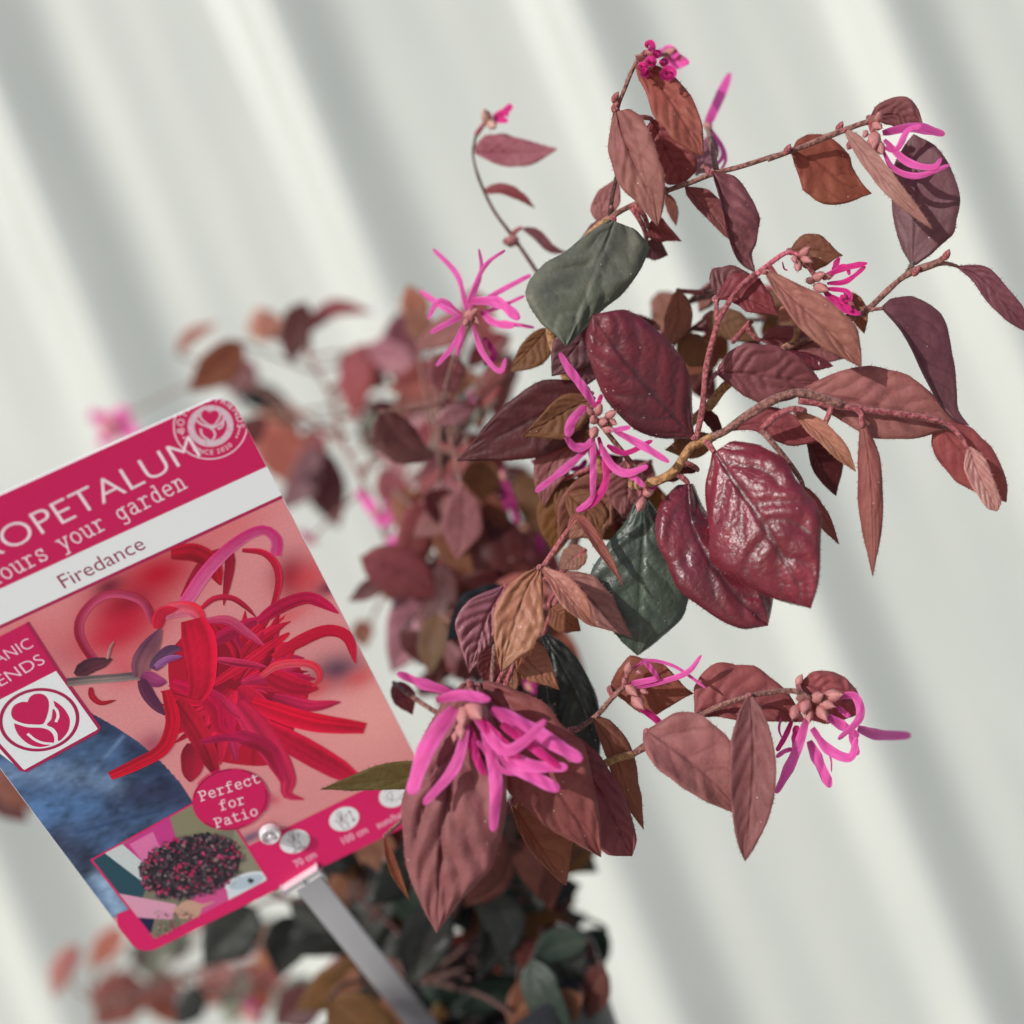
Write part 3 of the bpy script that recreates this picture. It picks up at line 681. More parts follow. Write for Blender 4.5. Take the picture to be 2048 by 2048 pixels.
leaf('c8', [(1030, 292), (1045, 500), (1045, 720), (1005, 1142)], [25, 65, 105, 125, 100, 45], [25, 75, 118, 125, 95, 45], 'r', -.026, -.008, -.45, -.1, .02, nv=6, pucker=1.0)
leaf('c8', [(752, 388), (900, 330), (1120, 340), (1320, 420)], [40, 140, 215, 190, 120, 40], [10, 40, 75, 90, 75, 30], 'm', .004, .006, -.1, .15, .04)
leaf('c8', [(1290, 225), (1430, 270), (1622, 368)], [20, 70, 105, 110, 85, 35], [20, 75, 165, 160, 115, 45], 'm', .004, .004, -.1, .2, .02)
leaf('c8', [(315, 245), (520, 235), (742, 276)], [40, 90, 145, 130, 80, 20], [30, 60, 130, 150, 110, 30], 'b', .012, .0, -.1, .0, .02, nv=4, pucker=.5)
leaf('c7', [(560, 700), (430, 735), (200, 765), (-2, 797)], [20, 55, 55, 45, 32, 10], [20, 60, 85, 75, 45, 14], 'ol', -.03, -.01, -.1, .1, .0, nv=5, pucker=.4, label="olive leaf lying across the corner of the card")
leaf('c4', [(1200, 1030), (1000, 1110), (680, 1270), (393, 1432)], [80, 180, 240, 210, 150, 50], [60, 120, 180, 160, 100, 30], 'dr', .04, .01, -.1, .1, .02, pucker=.5)
leaf('c4', [(1210, 1060), (1080, 1120), (940, 1200), (782, 1292)], [30, 70, 125, 140, 95, 26], [20, 50, 90, 78, 50, 16], 'br', .028, -.005, -.15, .1)
leaf('c4', [(1200, 620), (1100, 760), (960, 930)], 120, 130, 'p', .025, .0)
leaf('c4', [(1195, 780), (1150, 900), (1130, 1010)], 100, 100, 'p', .035, .0)
leaf('c4', [(940, 640), (850, 750), (715, 905)], 115, 60, 'br', .055, .0)
leaf('c6', [(1330, 60), (1340, 230), (1325, 445)], [60, 90, 110, 95, 40], [70, 130, 150, 120, 50], 'r', .022, .0)
leaf('c6', [(955, 515), (1020, 445), (1140, 610), (1312, 872)], [14, 28, 48, 44, 34, 12], [8, 16, 26, 26, 20, 8], 'm', -.008, -.004, -.3, .3)
leaf('c6', [(1230, 320), (1110, 430), (960, 575)], 120, 130, 'b', .04, .0)
leaf('c6', [(1070, 640), (980, 700), (895, 770)], 80, 80, 'b', .05, .0)
leaf('c9', [(590, 570), (560, 400), (470, 170)], [70, 130, 140, 120, 90], [90, 150, 170, 150, 90], 'b', .22, .02)
leaf('c9', [(905, 100), (860, 210), (790, 340)], 75, 70, 'b', .13, .0)
leaf('c9', [(635, 540), (760, 640), (905, 765)], 120, 140, 'br', .09, .0)
leaf('c9', [(840, 390), (1050, 450), (1280, 565)], 130, 110, 'br', .075, .0)
leaf('c9', [(490, 480), (350, 420), (190, 355)], 60, 50, 'dr', .1, .0)
leaf('c9', [(820, 1110), (900, 1200), (985, 1295)], 50, 60, 'dr', .03, .0)
leaf('c9', [(910, 1340), (720, 1380), (520, 1440)], 130, 70, 'br', .03, .0)
leaf('c9', [(670, 1570), (600, 1640), (515, 1690)], 50, 40, 'dr', .02, .0)
leaf('c9', [(780, 1600), (690, 1590), (600, 1620)], 40, 50, 'dr', .01, .0)
leaf('c5', [(790, 960), (890, 1110), (978, 1264)], 32, 48, 'm', .004, .0)
leaf('c9', [(700, 1420), (640, 1330), (560, 1270)], 60, 60, 'dr', .04, .0)
# soft upper-left sprig
leaf('c2', [(160, 850), (350, 852), (520, 850), (695, 830)], [60, 100, 120, 95, 62, 22], [16, 40, 82, 95, 76, 26], 'P', .14, .0, -.2, .2, nv=8, pucker=1.6)
leaf('c2', [(210, 1110), (330, 1090), (450, 1140), (550, 1215)], 42, 30, 'r', .14, .0)
leaf('c2', [(465, 1340), (560, 1380), (650, 1470), (760, 1500)], 34, 36, 'p', .14, .0)
# out-of-focus foliage, far side of the shrub
for a in [('bl', [(150, 410), (230, 310), (380, 235)], 36, 30, 'o', .98), ('bl', [(660, 340), (630, 250), (590, 145)], 80, 75, 'o', .95),
          ('bl', [(700, 340), (720, 290), (760, 250)], 50, 50, 'm', 1.0), ('bl', [(840, 290), (1010, 150), (1240, 180)], 34, 46, 'r', .8),
          ('bl', [(560, 610), (500, 520), (410, 415)], 95, 80, 'p', 1.0), ('bl', [(470, 600), (620, 640), (790, 690)], 60, 70, 'dk', 1.05),
          ('bl', [(570, 760), (690, 770), (840, 800)], 60, 70, 'o', 1.1), ('bl', [(1260, 360), (1120, 480), (1130, 800)], 105, 60, 'm', .75),
          ('bl', [(1200, 360), (1340, 400), (1510, 520)], 50, 90, 'P', .7), ('bl', [(1500, 500), (1440, 640), (1360, 780)], 70, 70, 'm', .65),
          ('bl', [(1410, 790), (1320, 890), (1270, 1020)], 60, 90, 'dr', .75), ('bl', [(1560, 760), (1500, 880), (1400, 990)], 90, 80, 'dk', .7),
          ('bl', [(940, 930), (970, 1150), (1045, 1375)], 95, 95, 'p', .8), ('bl', [(830, 860), (900, 900), (960, 1010)], 60, 60, 'm', .9),
          ('bl', [(1570, 1150), (1490, 1290), (1400, 1440)], 90, 80, 'b', .42), ('bl', [(1545, 1180), (1620, 1330), (1710, 1510)], 34, 42, 'o', .4),
          ('bl', [(1480, 240), (1450, 120), (1420, 20)], 60, 70, 'o', .5), ('bl', [(1700, 420), (1640, 520), (1700, 620)], 90, 90, 'r', .2),
          ('bl', [(1560, 330), (1480, 240), (1410, 150)], 60, 60, 'b', .4),
          ('c12', [(880, 190), (500, 480), (40, 960)], [60, 110, 120, 110, 60], [50, 100, 120, 110, 60], 'gr', .32),
          ('c6', [(560, 560), (380, 440), (140, 300)], 130, 150, 'b', .32), ('c6', [(420, 60), (400, 190), (400, 340)], 100, 110, 'br', .28),
          ('c13', [(850, 120), (640, 620), (400, 1190)], [150, 230, 230, 180, 80], [120, 200, 210, 170, 70], 'P', .36),
          ('c13', [(520, -80), (500, 150), (520, 420)], 150, 160, 'b', .42), ('c13', [(360, 240), (180, 380), (-20, 500)], 80, 80, 'dr', .34),
          ('c13', [(1560, 300), (1300, 290), (1050, 320)], 90, 90, 'dr', .26), ('c13', [(420, 1280), (520, 1420), (605, 1595)], 90, 90, 'm', .1),
          ('c13', [(1000, 700), (850, 800), (700, 950)], 100, 100, 'dr', .4), ('c13', [(1250, 1000), (1150, 1130), (1000, 1250)], 110, 110, 'dr', .35),
          ('c13', [(1000, 950), (880, 1060), (760, 1100)], 80, 80, 'gr', .5), ('c13', [(200, 700), (120, 800), (150, 950)], 90, 90, 'b', .6),
          ('c13', [(820, 1150), (760, 1300), (640, 1420)], 90, 90, 'dr', .42), ('c13', [(900, 1300), (960, 1400), (1080, 1450)], 90, 90, 'dk', .42),
          # inside the pot
          ('c14', [(860, 920), (1050, 720), (1320, 640)], 130, 130, 'dg', .5), ('c14', [(1120, 940), (880, 980), (640, 1180)], 110, 120, 'b', .46),
          ('c14', [(1230, 960), (1170, 1040), (1100, 1180)], 80, 80, 'dr', .5), ('c14', [(650, 850), (480, 1000), (330, 1260)], 130, 120, 'dg', .5),
          ('c14', [(640, 620), (760, 640), (880, 720)], 70, 90, 'dg', .55), ('c14', [(500, 820), (620, 800), (700, 860)], 60, 60, 'm', .55),
          ('c14', [(60, 500), (200, 620), (330, 760)], 110, 110, 'dk', .5), ('c14', [(60, 800), (200, 1000), (260, 1200)], 110, 110, 'dr', .45),
          ('c14', [(860, 1100), (760, 1180), (640, 1300)], 90, 90, 'dr', .44), ('c14', [(1000, 400), (900, 500), (800, 560)], 90, 90, 'dk', .5),
          ('c14', [(1180, 440), (1120, 560), (960, 620)], 90, 90, 'dr', .5), ('c14', [(190, 200), (240, 380), (330, 560)], 26, 20, 'b', .06),
          ('c14', [(20, 220), (150, 280), (190, 420)], 90, 90, 'b', .3),
          # below and left of the card
          ('b0', [(590, 610), (510, 720), (430, 820)], 50, 55, 'o', 1.2), ('b0', [(1240, 520), (1120, 640), (980, 800)], 110, 120, 'dk', .5),
          ('b0', [(700, 880), (580, 960), (460, 1100)], 100, 110, 'm', 1.2), ('b0', [(740, 860), (800, 960), (860, 1100)], 80, 90, 'b', 1.2),
          ('b0', [(1160, 780), (1240, 880), (1290, 1010)], 60, 70, 'k', 1.2), ('b0', [(380, 700), (300, 820), (260, 960)], 50, 50, 'k', 1.1),
          ('b0', [(780, 620), (740, 700), (700, 770)], 60, 60, 'gr', 1.2), ('b0', [(960, 900), (920, 1000), (860, 1100)], 60, 70, 'dk', .8),
          ('b0', [(1450, 560), (1380, 700), (1350, 860)], 90, 90, 'dk', .5), ('b0', [(1500, 900), (1440, 1000), (1330, 1080)], 90, 90, 'dr', .5),
          ('t2', [(-120, 1150), (60, 1250), (290, 1480)], 110, 120, 'b', .6), ('t2', [(-100, 1380), (60, 1440), (220, 1560)], 80, 80, 'dr', .62),
          ]:
    leaf(a[0], a[1], np.multiply(a[2], 1.2) if not np.isscalar(a[2]) else a[2] * 1.2, np.multiply(a[3], 1.2) if not np.isscalar(a[3]) else a[3] * 1.2, a[4], a[5], hair=False)

# ---- inner foliage: dense small leaves behind the front sprays and over the pot
def scatter(n, box_, zr, Lr, mats, ang, seed):
    g_ = np.random.default_rng(seed)
    for i in range(n):
        x, y = g_.uniform(box_[0], box_[2]), g_.uniform(box_[1], box_[3])
        L_ = g_.uniform(*Lr); th = math.radians(g_.uniform(*ang)); w = L_ * g_.uniform(.20, .30); b_ = g_.uniform(-.18, .18) * L_
        dx, dy = math.cos(th), math.sin(th); zz_ = g_.uniform(*zr)
        if y > 1700 and abs((x - 615) - (y - 1760) * .79) < 130: zz_ = max(zz_, .43)     # stays behind the stake
        leaf('p', [(x - dx * L_ / 2, y - dy * L_ / 2), (x - dy * b_, y + dx * b_), (x + dx * L_ / 2, y + dy * L_ / 2)], w, w, mats[g_.integers(len(mats))], zz_, hair=False)
scatter(20, (800, 1010, 1040, 1330), (.2, .5), (110, 180), ['b', 'm', 'dr', 'r', 'br', 'P', 'o'], (20, 160), 3)
scatter(16, (930, 1180, 1110, 1420), (.14, .4), (110, 170), ['dr', 'dk', 'b', 'dr', 'gg'], (20, 160), 4)
scatter(16, (800, 640, 1020, 980), (.2, .6), (90, 150), ['m', 'r', 'b', 'P', 'dr'], (0, 180), 5)
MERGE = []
scatter(64, (640, 1640, 1150, 2100), (.24, .44), (120, 200), ['dk', 'dg', 'dk', 'dr', 'dk', 'b', 'dk', 'br', 'dr'], (10, 170), 6)  # mostly dark leaf colours, standing in for shade from the foliage above
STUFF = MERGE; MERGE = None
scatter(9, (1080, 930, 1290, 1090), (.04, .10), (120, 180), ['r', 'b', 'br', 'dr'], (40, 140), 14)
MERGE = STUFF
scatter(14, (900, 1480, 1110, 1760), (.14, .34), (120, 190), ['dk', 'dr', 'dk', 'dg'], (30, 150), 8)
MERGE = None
scatter(12, (300, 1830, 600, 2040), (.9, 1.25), (90, 140), ['m', 'o', 'k', 'b', 'gr'], (30, 170), 9)
scatter(10, (1300, 600, 1560, 760), (.06, .2), (80, 130), ['b', 'br', 'm', 'dr'], (20, 160), 10)

scatter(16, (430, 640, 900, 1000), (.65, 1.0), (120, 180), ['m', 'r', 'P', 'b', 'dr', 'p', 'gr'], (0, 180), 21)
scatter(16, (790, 930, 1060, 1340), (.28, .5), (150, 210), ['b', 'm', 'dr', 'P', 'br', 'r'], (20, 160), 22)
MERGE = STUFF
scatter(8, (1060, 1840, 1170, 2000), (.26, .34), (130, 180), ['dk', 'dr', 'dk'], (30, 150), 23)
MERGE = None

# ---- flowers
k = lambda **kw: kw
flower('c4', [(470, 560, 26, 10, -6), (500, 580, 20, 8, 10), (460, 600, 18, -6, 8)], [
    (30, [(455, 540), (400, 330), (255, 170)], 0, .02), (26, [(470, 540), (540, 300), (528, 170)]), (30, [(450, 520), (560, 280), (685, 178)], -.01, -.02),
    (30, [(520, 500), (640, 430), (838, 325)]), (26, [(540, 560), (690, 500), (800, 450)]), (34, [(430, 570), (330, 620), (238, 672)]),
    (30, [(430, 560), (300, 480), (225, 590)], 0, -.01), (30, [(450, 600), (380, 740), (275, 868)]), (26, [(440, 610), (420, 720), (395, 810)]),
    (30, [(490, 620), (550, 790), (650, 900), (690, 820)]), (58, [(470, 480), (640, 490), (770, 590)], -.01, -.02), (44, [(540, 540), (620, 610), (740, 630)]),
    (24, [(600, 600), (740, 620), (860, 640)]), (30, [(400, 570), (290, 500), (180, 420)], .02, .06), (36, [(560, 700), (620, 800), (560, 860)], .02, .02, k(mat='dkp'))], .075, 'pk')
flower('c4', [(1195, 1145, 20, -5, -8), (1237, 1140, 24, 3, -9), (1212, 1192, 24, 0, -4), (1215, 1255, 26, -3, 8), (1285, 1240, 24, 9, 2), (1300, 1165, 24, 8, -5), (1260, 1200, 26, 4, 0), (1310, 1200, 20, 9, 3)], [
    (46, [(1222, 1115), (1150, 1000), (1060, 880), (1008, 790)], 0, -.015), (26, [(1225, 1120), (1245, 1075), (1258, 1035)], 0, -.005, k(mat='hot')),
    (52, [(1165, 1105), (1085, 1190), (1055, 1290)], -.004, -.014), (44, [(1045, 1290), (1100, 1350), (1170, 1340), (1215, 1290)], -.014, -.004),
    (44, [(1185, 1350), (1050, 1470), (865, 1615)], -.004, -.018), (42, [(1205, 1300), (1208, 1480), (1205, 1640)], -.006, -.01),
    (34, [(1215, 1620), (1180, 1680), (1108, 1732)], -.01, -.012), (42, [(1275, 1390), (1285, 1540), (1230, 1660), (1130, 1732)], -.004, -.01, k(mat='hot')),
    (46, [(1245, 1330), (1320, 1460), (1410, 1505), (1532, 1462)], -.006, -.016), (30, [(1390, 1510), (1450, 1530), (1512, 1585)], -.01, -.012),
    (42, [(1335, 1255), (1480, 1330), (1660, 1440)], -.006, -.012), (34, [(1290, 1340), (1400, 1385), (1560, 1310)], .0, .004, k(mat='hot')),
    (30, [(1300, 1250), (1360, 1245), (1430, 1230)], -.006, -.008), (26, [(1240, 1290), (1255, 1360), (1230, 1400)], 0, 0, k(mat='hot'))], -.022, 'pk')
flower('c6', [(1340, 1418, 28, 2, -9), (1392, 1608, 34, 6, 8), (1318, 1492, 18, 0, -5), (1350, 1535, 28, 8, 8), (1430, 1552, 16, 9, 3), (1400, 1425, 14, 6, 4)], [
    (36, [(1350, 1505), (1440, 1490), (1540, 1468)], 0, -.008), (34, [(1535, 1475), (1490, 1410), (1430, 1345)], -.008, -.016),
    (34, [(1400, 1530), (1600, 1480), (1730, 1425), (1812, 1322)], 0, -.014), (22, [(1375, 1405), (1480, 1355), (1650, 1400), (1842, 1535)], 0, -.006, k(mat='pk')),
    (40, [(1405, 1655), (1490, 1710), (1580, 1790)], 0, .01, k(mat='hot'))], -.008, 'pk')
flower('c7', [(740, 395, 42, 4, 6), (700, 420, 34, -2, 12), (770, 410, 30, 6, 8), (690, 480, 30, -1, 14), (660, 520, 20, -3, 12)], [
    (46, [(640, 325), (500, 285), (372, 232)], 0, -.01), (50, [(565, 362), (690, 340), (825, 362)], -.012, -.016), (84, [(650, 400), (520, 590), (440, 820)], -.004, -.022),
    (52, [(712, 480), (650, 690), (500, 868)], -.006, -.02), (46, [(720, 480), (750, 620), (800, 730)], -.004, -.008, k(mat='hot')),
    (58, [(790, 500), (850, 740), (838, 1000)], -.006, -.014), (50, [(745, 430), (880, 600), (980, 570), (1092, 460)], -.01, -.024),
    (72, [(830, 405), (1040, 520), (1268, 655)], -.004, -.012), (62, [(800, 520), (980, 670), (1198, 690)], -.008, -.014),
    (74, [(820, 540), (980, 700), (1158, 800)], -.008, -.014), (50, [(880, 480), (1030, 590), (1160, 690)], -.012, -.016, k(mat='hot')),
    (26, [(760, 560), (880, 700), (1010, 725)], -.006, -.008), (44, [(760, 430), (830, 520), (960, 640)], -.012, -.016, k(mat='hot')),
    (52, [(600, 460), (520, 620), (470, 740)], -.002, -.01, k(mat='hot'))], -.068, 'pk')
flower('c8', [(1265, 362, 26, -3, 8), (1318, 325, 28, -3, 9), (1368, 300, 26, 6, -3), (1440, 288, 30, 10, -1), (1395, 365, 26, 5, 8), (1330, 372, 24, 1, 10), (1410, 325, 26, 9, 3), (1300, 300, 22, -6, 0)], [
    (48, [(1325, 400), (1270, 570), (1215, 690), (1165, 790)], 0, -.012), (30, [(1245, 420), (1210, 500), (1168, 572)], .006, .006, k(mat='hot')),
    (24, [(1250, 560), (1205, 575), (1165, 605)], .004, .004), (44, [(1350, 455), (1430, 560), (1545, 605), (1580, 500)], -.004, -.01),
    (56, [(1335, 520), (1390, 640), (1445, 760)], .004, .012), (40, [(1470, 298), (1570, 290), (1595, 400), (1485, 512)], 0, -.012),
    (44, [(1415, 385), (1520, 450), (1590, 500)], -.004, .004), (56, [(1585, 455), (1690, 488), (1860, 492)], .01, .12),
    (40, [(1550, 480), (1570, 540), (1585, 595)], .004, .01), (12, [(1190, 400), (1180, 460), (1195, 505)], 0, 0), (10, [(1430, 560), (1448, 620), (1450, 680)], 0, 0),
    (40, [(1270, 440), (1265, 520), (1275, 570)], .004, .004, k(mat='hot')), (26, [(1480, 340), (1510, 370), (1545, 395)], .004, .004)], -.01, 'pk')
flower('c3', [(1038, 375, 36, -2, 12), (1062, 420, 30, 4, 9), (1020, 400, 24, -5, 9), (1060, 262, 22, 2, -8), (1045, 300, 24, 6, 3), (985, 345, 16, -2, 8)], [
    (58, [(1085, 345), (1270, 312), (1455, 352)], 0, .02), (36, [(1085, 430), (1170, 440), (1235, 330), (1315, 302)], -.004, -.012),
    (40, [(1095, 385), (1230, 515), (1380, 548), (1435, 495)], -.004, -.014), (34, [(1090, 455), (1150, 555), (1290, 600), (1485, 535)], -.004, -.014)], -.012, 'pk')
flower('c3', [(690, 1205, 26, 8, -4), (705, 1262, 28, 9, 3), (660, 1225, 20, -6, -2), (740, 1200, 18, 9, 0)], [
    (34, [(720, 1205), (850, 1150), (995, 1118)], 0, -.01), (30, [(755, 1240), (870, 1225), (985, 1138)], 0, -.008), (28, [(760, 1215), (820, 1150), (870, 1140), (890, 1190)], 0, -.006),
    (42, [(740, 1285), (830, 1380), (955, 1422)], 0, -.008), (26, [(755, 1270), (870, 1285), (895, 1330), (860, 1345)], -.004, -.012),
    (26, [(860, 1345), (845, 1320), (870, 1315)], -.012, -.014), (26, [(780, 1310), (860, 1360), (900, 1400)], -.004, -.01),
    (34, [(790, 1160), (820, 1100), (830, 1085)], .0, .0)], .002, 'hot')
flower('c3', [(612, 1062, 24, 6, -6), (622, 1092, 22, 8, 4), (582, 1130, 22, 0, 8), (560, 1090, 16, 2, 6)], [
    (10, [(490, 1110), (500, 1150), (522, 1162)], 0, 0, k(mat='dkp'))], -.006, 'hot', 'sep', 'flower_bud')
# tight magenta bud cluster at the top
ros = []
for (cx, cy, r0, n) in [(1280, 165, 46, 5), (1292, 270, 42, 5), (1240, 300, 36, 4), (1260, 340, 34, 4), (1400, 340, 60, 6), (1330, 220, 30, 3), (1380, 270, 34, 3)]:
    for i in range(n):
        a0 = rng.random() * 6.28; pts = []
        for j in range(7):
            th = a0 + j * .75; rr = r0 * (.12 + .11 * j) * (.75 + .1 * i)
            pts.append((cx + rr * math.cos(th), cy + rr * math.sin(th) * .9))
        ros.append((36, pts, -.004 - .003 * i, -.01 - .004 * i, k(twist=1.1 * (-1)**i)))
flower('c2', [(1290, 210, 26, 4, -4), (1280, 290, 26, 3, 3), (1390, 320, 30, 6, 3), (1230, 250, 22, -6, -3)], ros, -.006, 'hot')
flower('c2', [(1400, 220, 30, 6, -4), (1460, 250, 26, 6, 0)], [(60, [(1340, 210), (1420, 215), (1500, 260), (1540, 280)]), (60, [(1370, 190), (1430, 200), (1460, 240)]), (50, [(1390, 240), (1450, 290), (1530, 270)])], .09, 'pk')
flower('c2', [(1655, 680, 24, 4, 4)], [(62, [(1650, 690), (1715, 545), (1805, 340)], 0, .05), (30, [(1660, 680), (1760, 850), (1690, 965)], 0, -.03), (26, [(1665, 690), (1745, 800), (1775, 900), (1740, 975)], 0, -.02)], .1, 'pk')
flower('c2', [(240, 640, 34, -2, -6), (265, 670, 30, 3, 2)], [(44, [(280, 620), (340, 600), (398, 545)]), (50, [(280, 615), (330, 640), (372, 650)]), (40, [(290, 660), (330, 600), (380, 610)])], .14, 'hot', 'pale')
flower('c2', [(410, 1420, 34, -6, 2), (380, 1425, 24, -6, 0)], [(20, [(400, 1410), (370, 1415), (350, 1420)])], .14, 'hot', 'sep', 'flower_bud')
flower('c12', [(1340, 1180, 40, 4, 6)], [(60, [(1400, 1120), (1220, 1140), (1030, 1070)]), (50, [(1340, 1180), (1420, 1300), (1540, 1400)]), (60, [(1330, 1200), (1300, 1330), (1340, 1420)]),
    (50, [(1300, 1150), (1200, 1180), (1100, 1160)]), (60, [(1400, 1150), (1500, 1140), (1560, 1060)])], .11, 'dkp')
flower('c12', [(760, 1200, 40, 4, 6)], [(70, [(740, 1140), (790, 1320), (880, 1500)]), (60, [(760, 1250), (780, 1420), (800, 1560)]), (60, [(800, 1400), (860, 1560), (900, 1680)]), (60, [(1080, 1780), (1110, 1860), (1130, 1960)])], .28, 'dkp')
flower('c12', [(440, 440, 26, 2, 6)], [(60, [(430, 400), (450, 460), (465, 560)])], .3, 'pk')
flower('bl', [(1230, 1270, 24, 4, 4)], [(60, [(1140, 1160), (1210, 1240), (1280, 1330)]), (60, [(1230, 1310), (1290, 1330), (1340, 1290)]), (50, [(1300, 1440), (1350, 1440), (1410, 1420)]), (40, [(1380, 1180), (1340, 1230), (1300, 1260)]), (50, [(1450, 1450), (1500, 1420), (1540, 1380)])], .55, 'pk')
flower('bl', [(880, 1430, 20, 4, 4)], [(40, [(830, 1380), (880, 1440), (930, 1440)])], .7, 'dkp')
flower('f', [(205, 800, 14, 4, 4)], [(34, [(170, 780), (210, 800), (260, 820)]), (34, [(190, 840), (220, 800), (240, 770)])], 1.15, 'pk')
flower('c13', [(780, 850, 40, 4, 6)], [(60, [(720, 950), (820, 860), (900, 780)]), (60, [(760, 900), (860, 880), (940, 840)])], .42, 'dkp')
flower('c13', [(1720, 1300, 40, 4, 6)], [(70, [(1660, 1220), (1720, 1300), (1790, 1390)]), (70, [(1700, 1250), (1760, 1290), (1800, 1330)])], .16, 'dkp')
flower('b0', [(1210, 1020, 30, 4, 6)], [(60, [(1180, 960), (1220, 1020), (1260, 1080)])], .8, 'dkp')
flower('c6', [(1425, 330, 34, -3, 9), (1460, 280, 26, 8, -4)], [(26, [(1440, 300), (1490, 260), (1525, 235)])], .0, 'dkp', 'sep', 'flower_bud')
# small leaf-scar buds on the branches
for (c_, x_, y_, z_) in [('c3', 515, 455, -.012), ('c3', 825, 320, -.006), ('c3', 890, 420, -.012), ('c3', 1460, 1080, -.002), ('c3', 1280, 1175, .0), ('c2', 1058, 570, .0), ('c2', 1060, 510, .0), ('c7', 935, 860, -.01), ('c8', 1280, 215, .0)]:
    c2 = X(c_, [(x_, y_)])[0]; a = P(c2[0], c2[1], z_)
    v, f = blob_geo(a, .0011, P(c2[0] + 4, c2[1] - 8, z_) - a, 1.6)
    mesh_obj("flower_bud", v, f, PM['sep'] if c_ == 'c8' else SM['r'], shrub, uv=np.full((len(v), 2), .4))

# ---- petioles: every leaf and flower is joined to the nearest stem
allp = np.vstack(STEM_PTS)
def petiole(b, nx_, Wm):
    d = np.linalg.norm(allp - b, axis=1); j = int(d.argmin()); q = allp[j]
    if d[j] < .0012: return None
    back = b - nx_; nb = np.linalg.norm(back); back = back / nb if nb > 1e-9 else np.zeros(3)
    h = min(.25 * d[j], .004)
    t = np.linspace(0, 1, 9)[:, None]
    p1 = b + back * h
    if Wm == 20: p1 = .5 * (b + q)
    elif d[j] > .008: p1 = b + .2 * (q - b) + np.array([0, .9 * (q[1] - b[1]), 0])
    path = b * (1 - t)**2 + 2 * p1 * t * (1 - t) + q * t**2
    v, f = tube_mesh(path, np.linspace(.0006, .0008, 9) * (1 if Wm < 60 else 1.15), 7)
    return v, f, 'r' if d[j] < .02 else 's'
for o, b, nx_, Wm in LEAVES:
    r_ = petiole(b, nx_, Wm)
    if r_: mesh_obj("petiole" if o.name.startswith("leaf") else "flower_stalk", r_[0], r_[1], SM[r_[2]], o)
# many leaves crowding the pot, shade painted in by dark colours: one mesh
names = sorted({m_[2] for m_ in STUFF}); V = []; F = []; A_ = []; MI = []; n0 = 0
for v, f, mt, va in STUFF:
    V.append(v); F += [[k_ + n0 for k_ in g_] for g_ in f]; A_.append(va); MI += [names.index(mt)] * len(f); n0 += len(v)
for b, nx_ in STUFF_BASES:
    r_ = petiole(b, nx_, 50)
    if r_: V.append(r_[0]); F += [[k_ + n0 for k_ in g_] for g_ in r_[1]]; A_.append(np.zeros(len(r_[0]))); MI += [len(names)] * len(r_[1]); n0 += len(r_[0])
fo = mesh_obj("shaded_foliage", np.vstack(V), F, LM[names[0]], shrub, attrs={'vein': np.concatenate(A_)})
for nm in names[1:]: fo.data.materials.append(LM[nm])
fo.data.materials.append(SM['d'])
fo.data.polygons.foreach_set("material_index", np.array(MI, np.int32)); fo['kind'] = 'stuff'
print("leaf parts", sum(1 for l_ in LEAVES if l_[0].name.startswith("leaf")))

# ------------------------------------------------------------------ plant label: a flat printed card on a stake
def to_world_dir(v):
    x, y, z = v; return np.array([CR * x + SR * y, z, -SR * x + CR * y])
EV = to_world_dir(np.array([.321, -.794, .517])); EV /= np.linalg.norm(EV)         # down the card
EU = to_world_dir(np.array([.900, .428, .09])); EU -= EU.dot(EV) * EV; EU /= np.linalg.norm(EU)
EN = np.cross(EU, EV); EN /= np.linalg.norm(EN)
CAMP = np.array([0, 0, CAMZ])
if EN.dot(CAMP - P(300, 1350, 0)) < 0: EN = -EN
C0 = P(300, 1350, -.006)
def uv_of(crop, pts):
    """photo pixels -> card coordinates (metres, u right, v down)"""
    q = X(crop, pts); w = P(q[:, 0], q[:, 1], 0) - CAMP
    t = (C0 - CAMP).dot(EN) / (w @ EN)
    h = CAMP + w * t[:, None] - C0
    return np.stack([h @ EU, h @ EV], 1)
def W3(uv, h=0.): 
    uv = np.asarray(uv, float)
    return C0 + uv[:, :1] * EU + uv[:, 1:2] * EV + np.asarray(h).reshape(-1, 1) * EN * np.ones((len(uv), 1))

cor = uv_of('f', [(-287.6, 1066), (430.5, 738), (833.5, 1524), (266.2, 1805)])
U0 = (cor[0, 0] + cor[3, 0]) / 2; U1 = (cor[1, 0] + cor[2, 0]) / 2
V0 = (cor[0, 1] + cor[1, 1]) / 2; V1 = (cor[2, 1] + cor[3, 1]) / 2
print("card size mm", (U1 - U0) * 1000, (V1 - V0) * 1000, "skew", cor[:, 0], cor[:, 1])
def rounded(u0, v0, u1, v1, r, n=7):
    out = []
    for cx, cy, a0 in ((u1 - r, v0 + r, -90), (u1 - r, v1 - r, 0), (u0 + r, v1 - r, 90), (u0 + r, v0 + r, 180)):
        for i in range(n):
            a = math.radians(a0 + 90 * i / (n - 1)); out.append((cx + r * math.cos(a), cy + r * math.sin(a)))
    return np.array(out)
CARD = rounded(U0, V0, U1, V1, .0052)
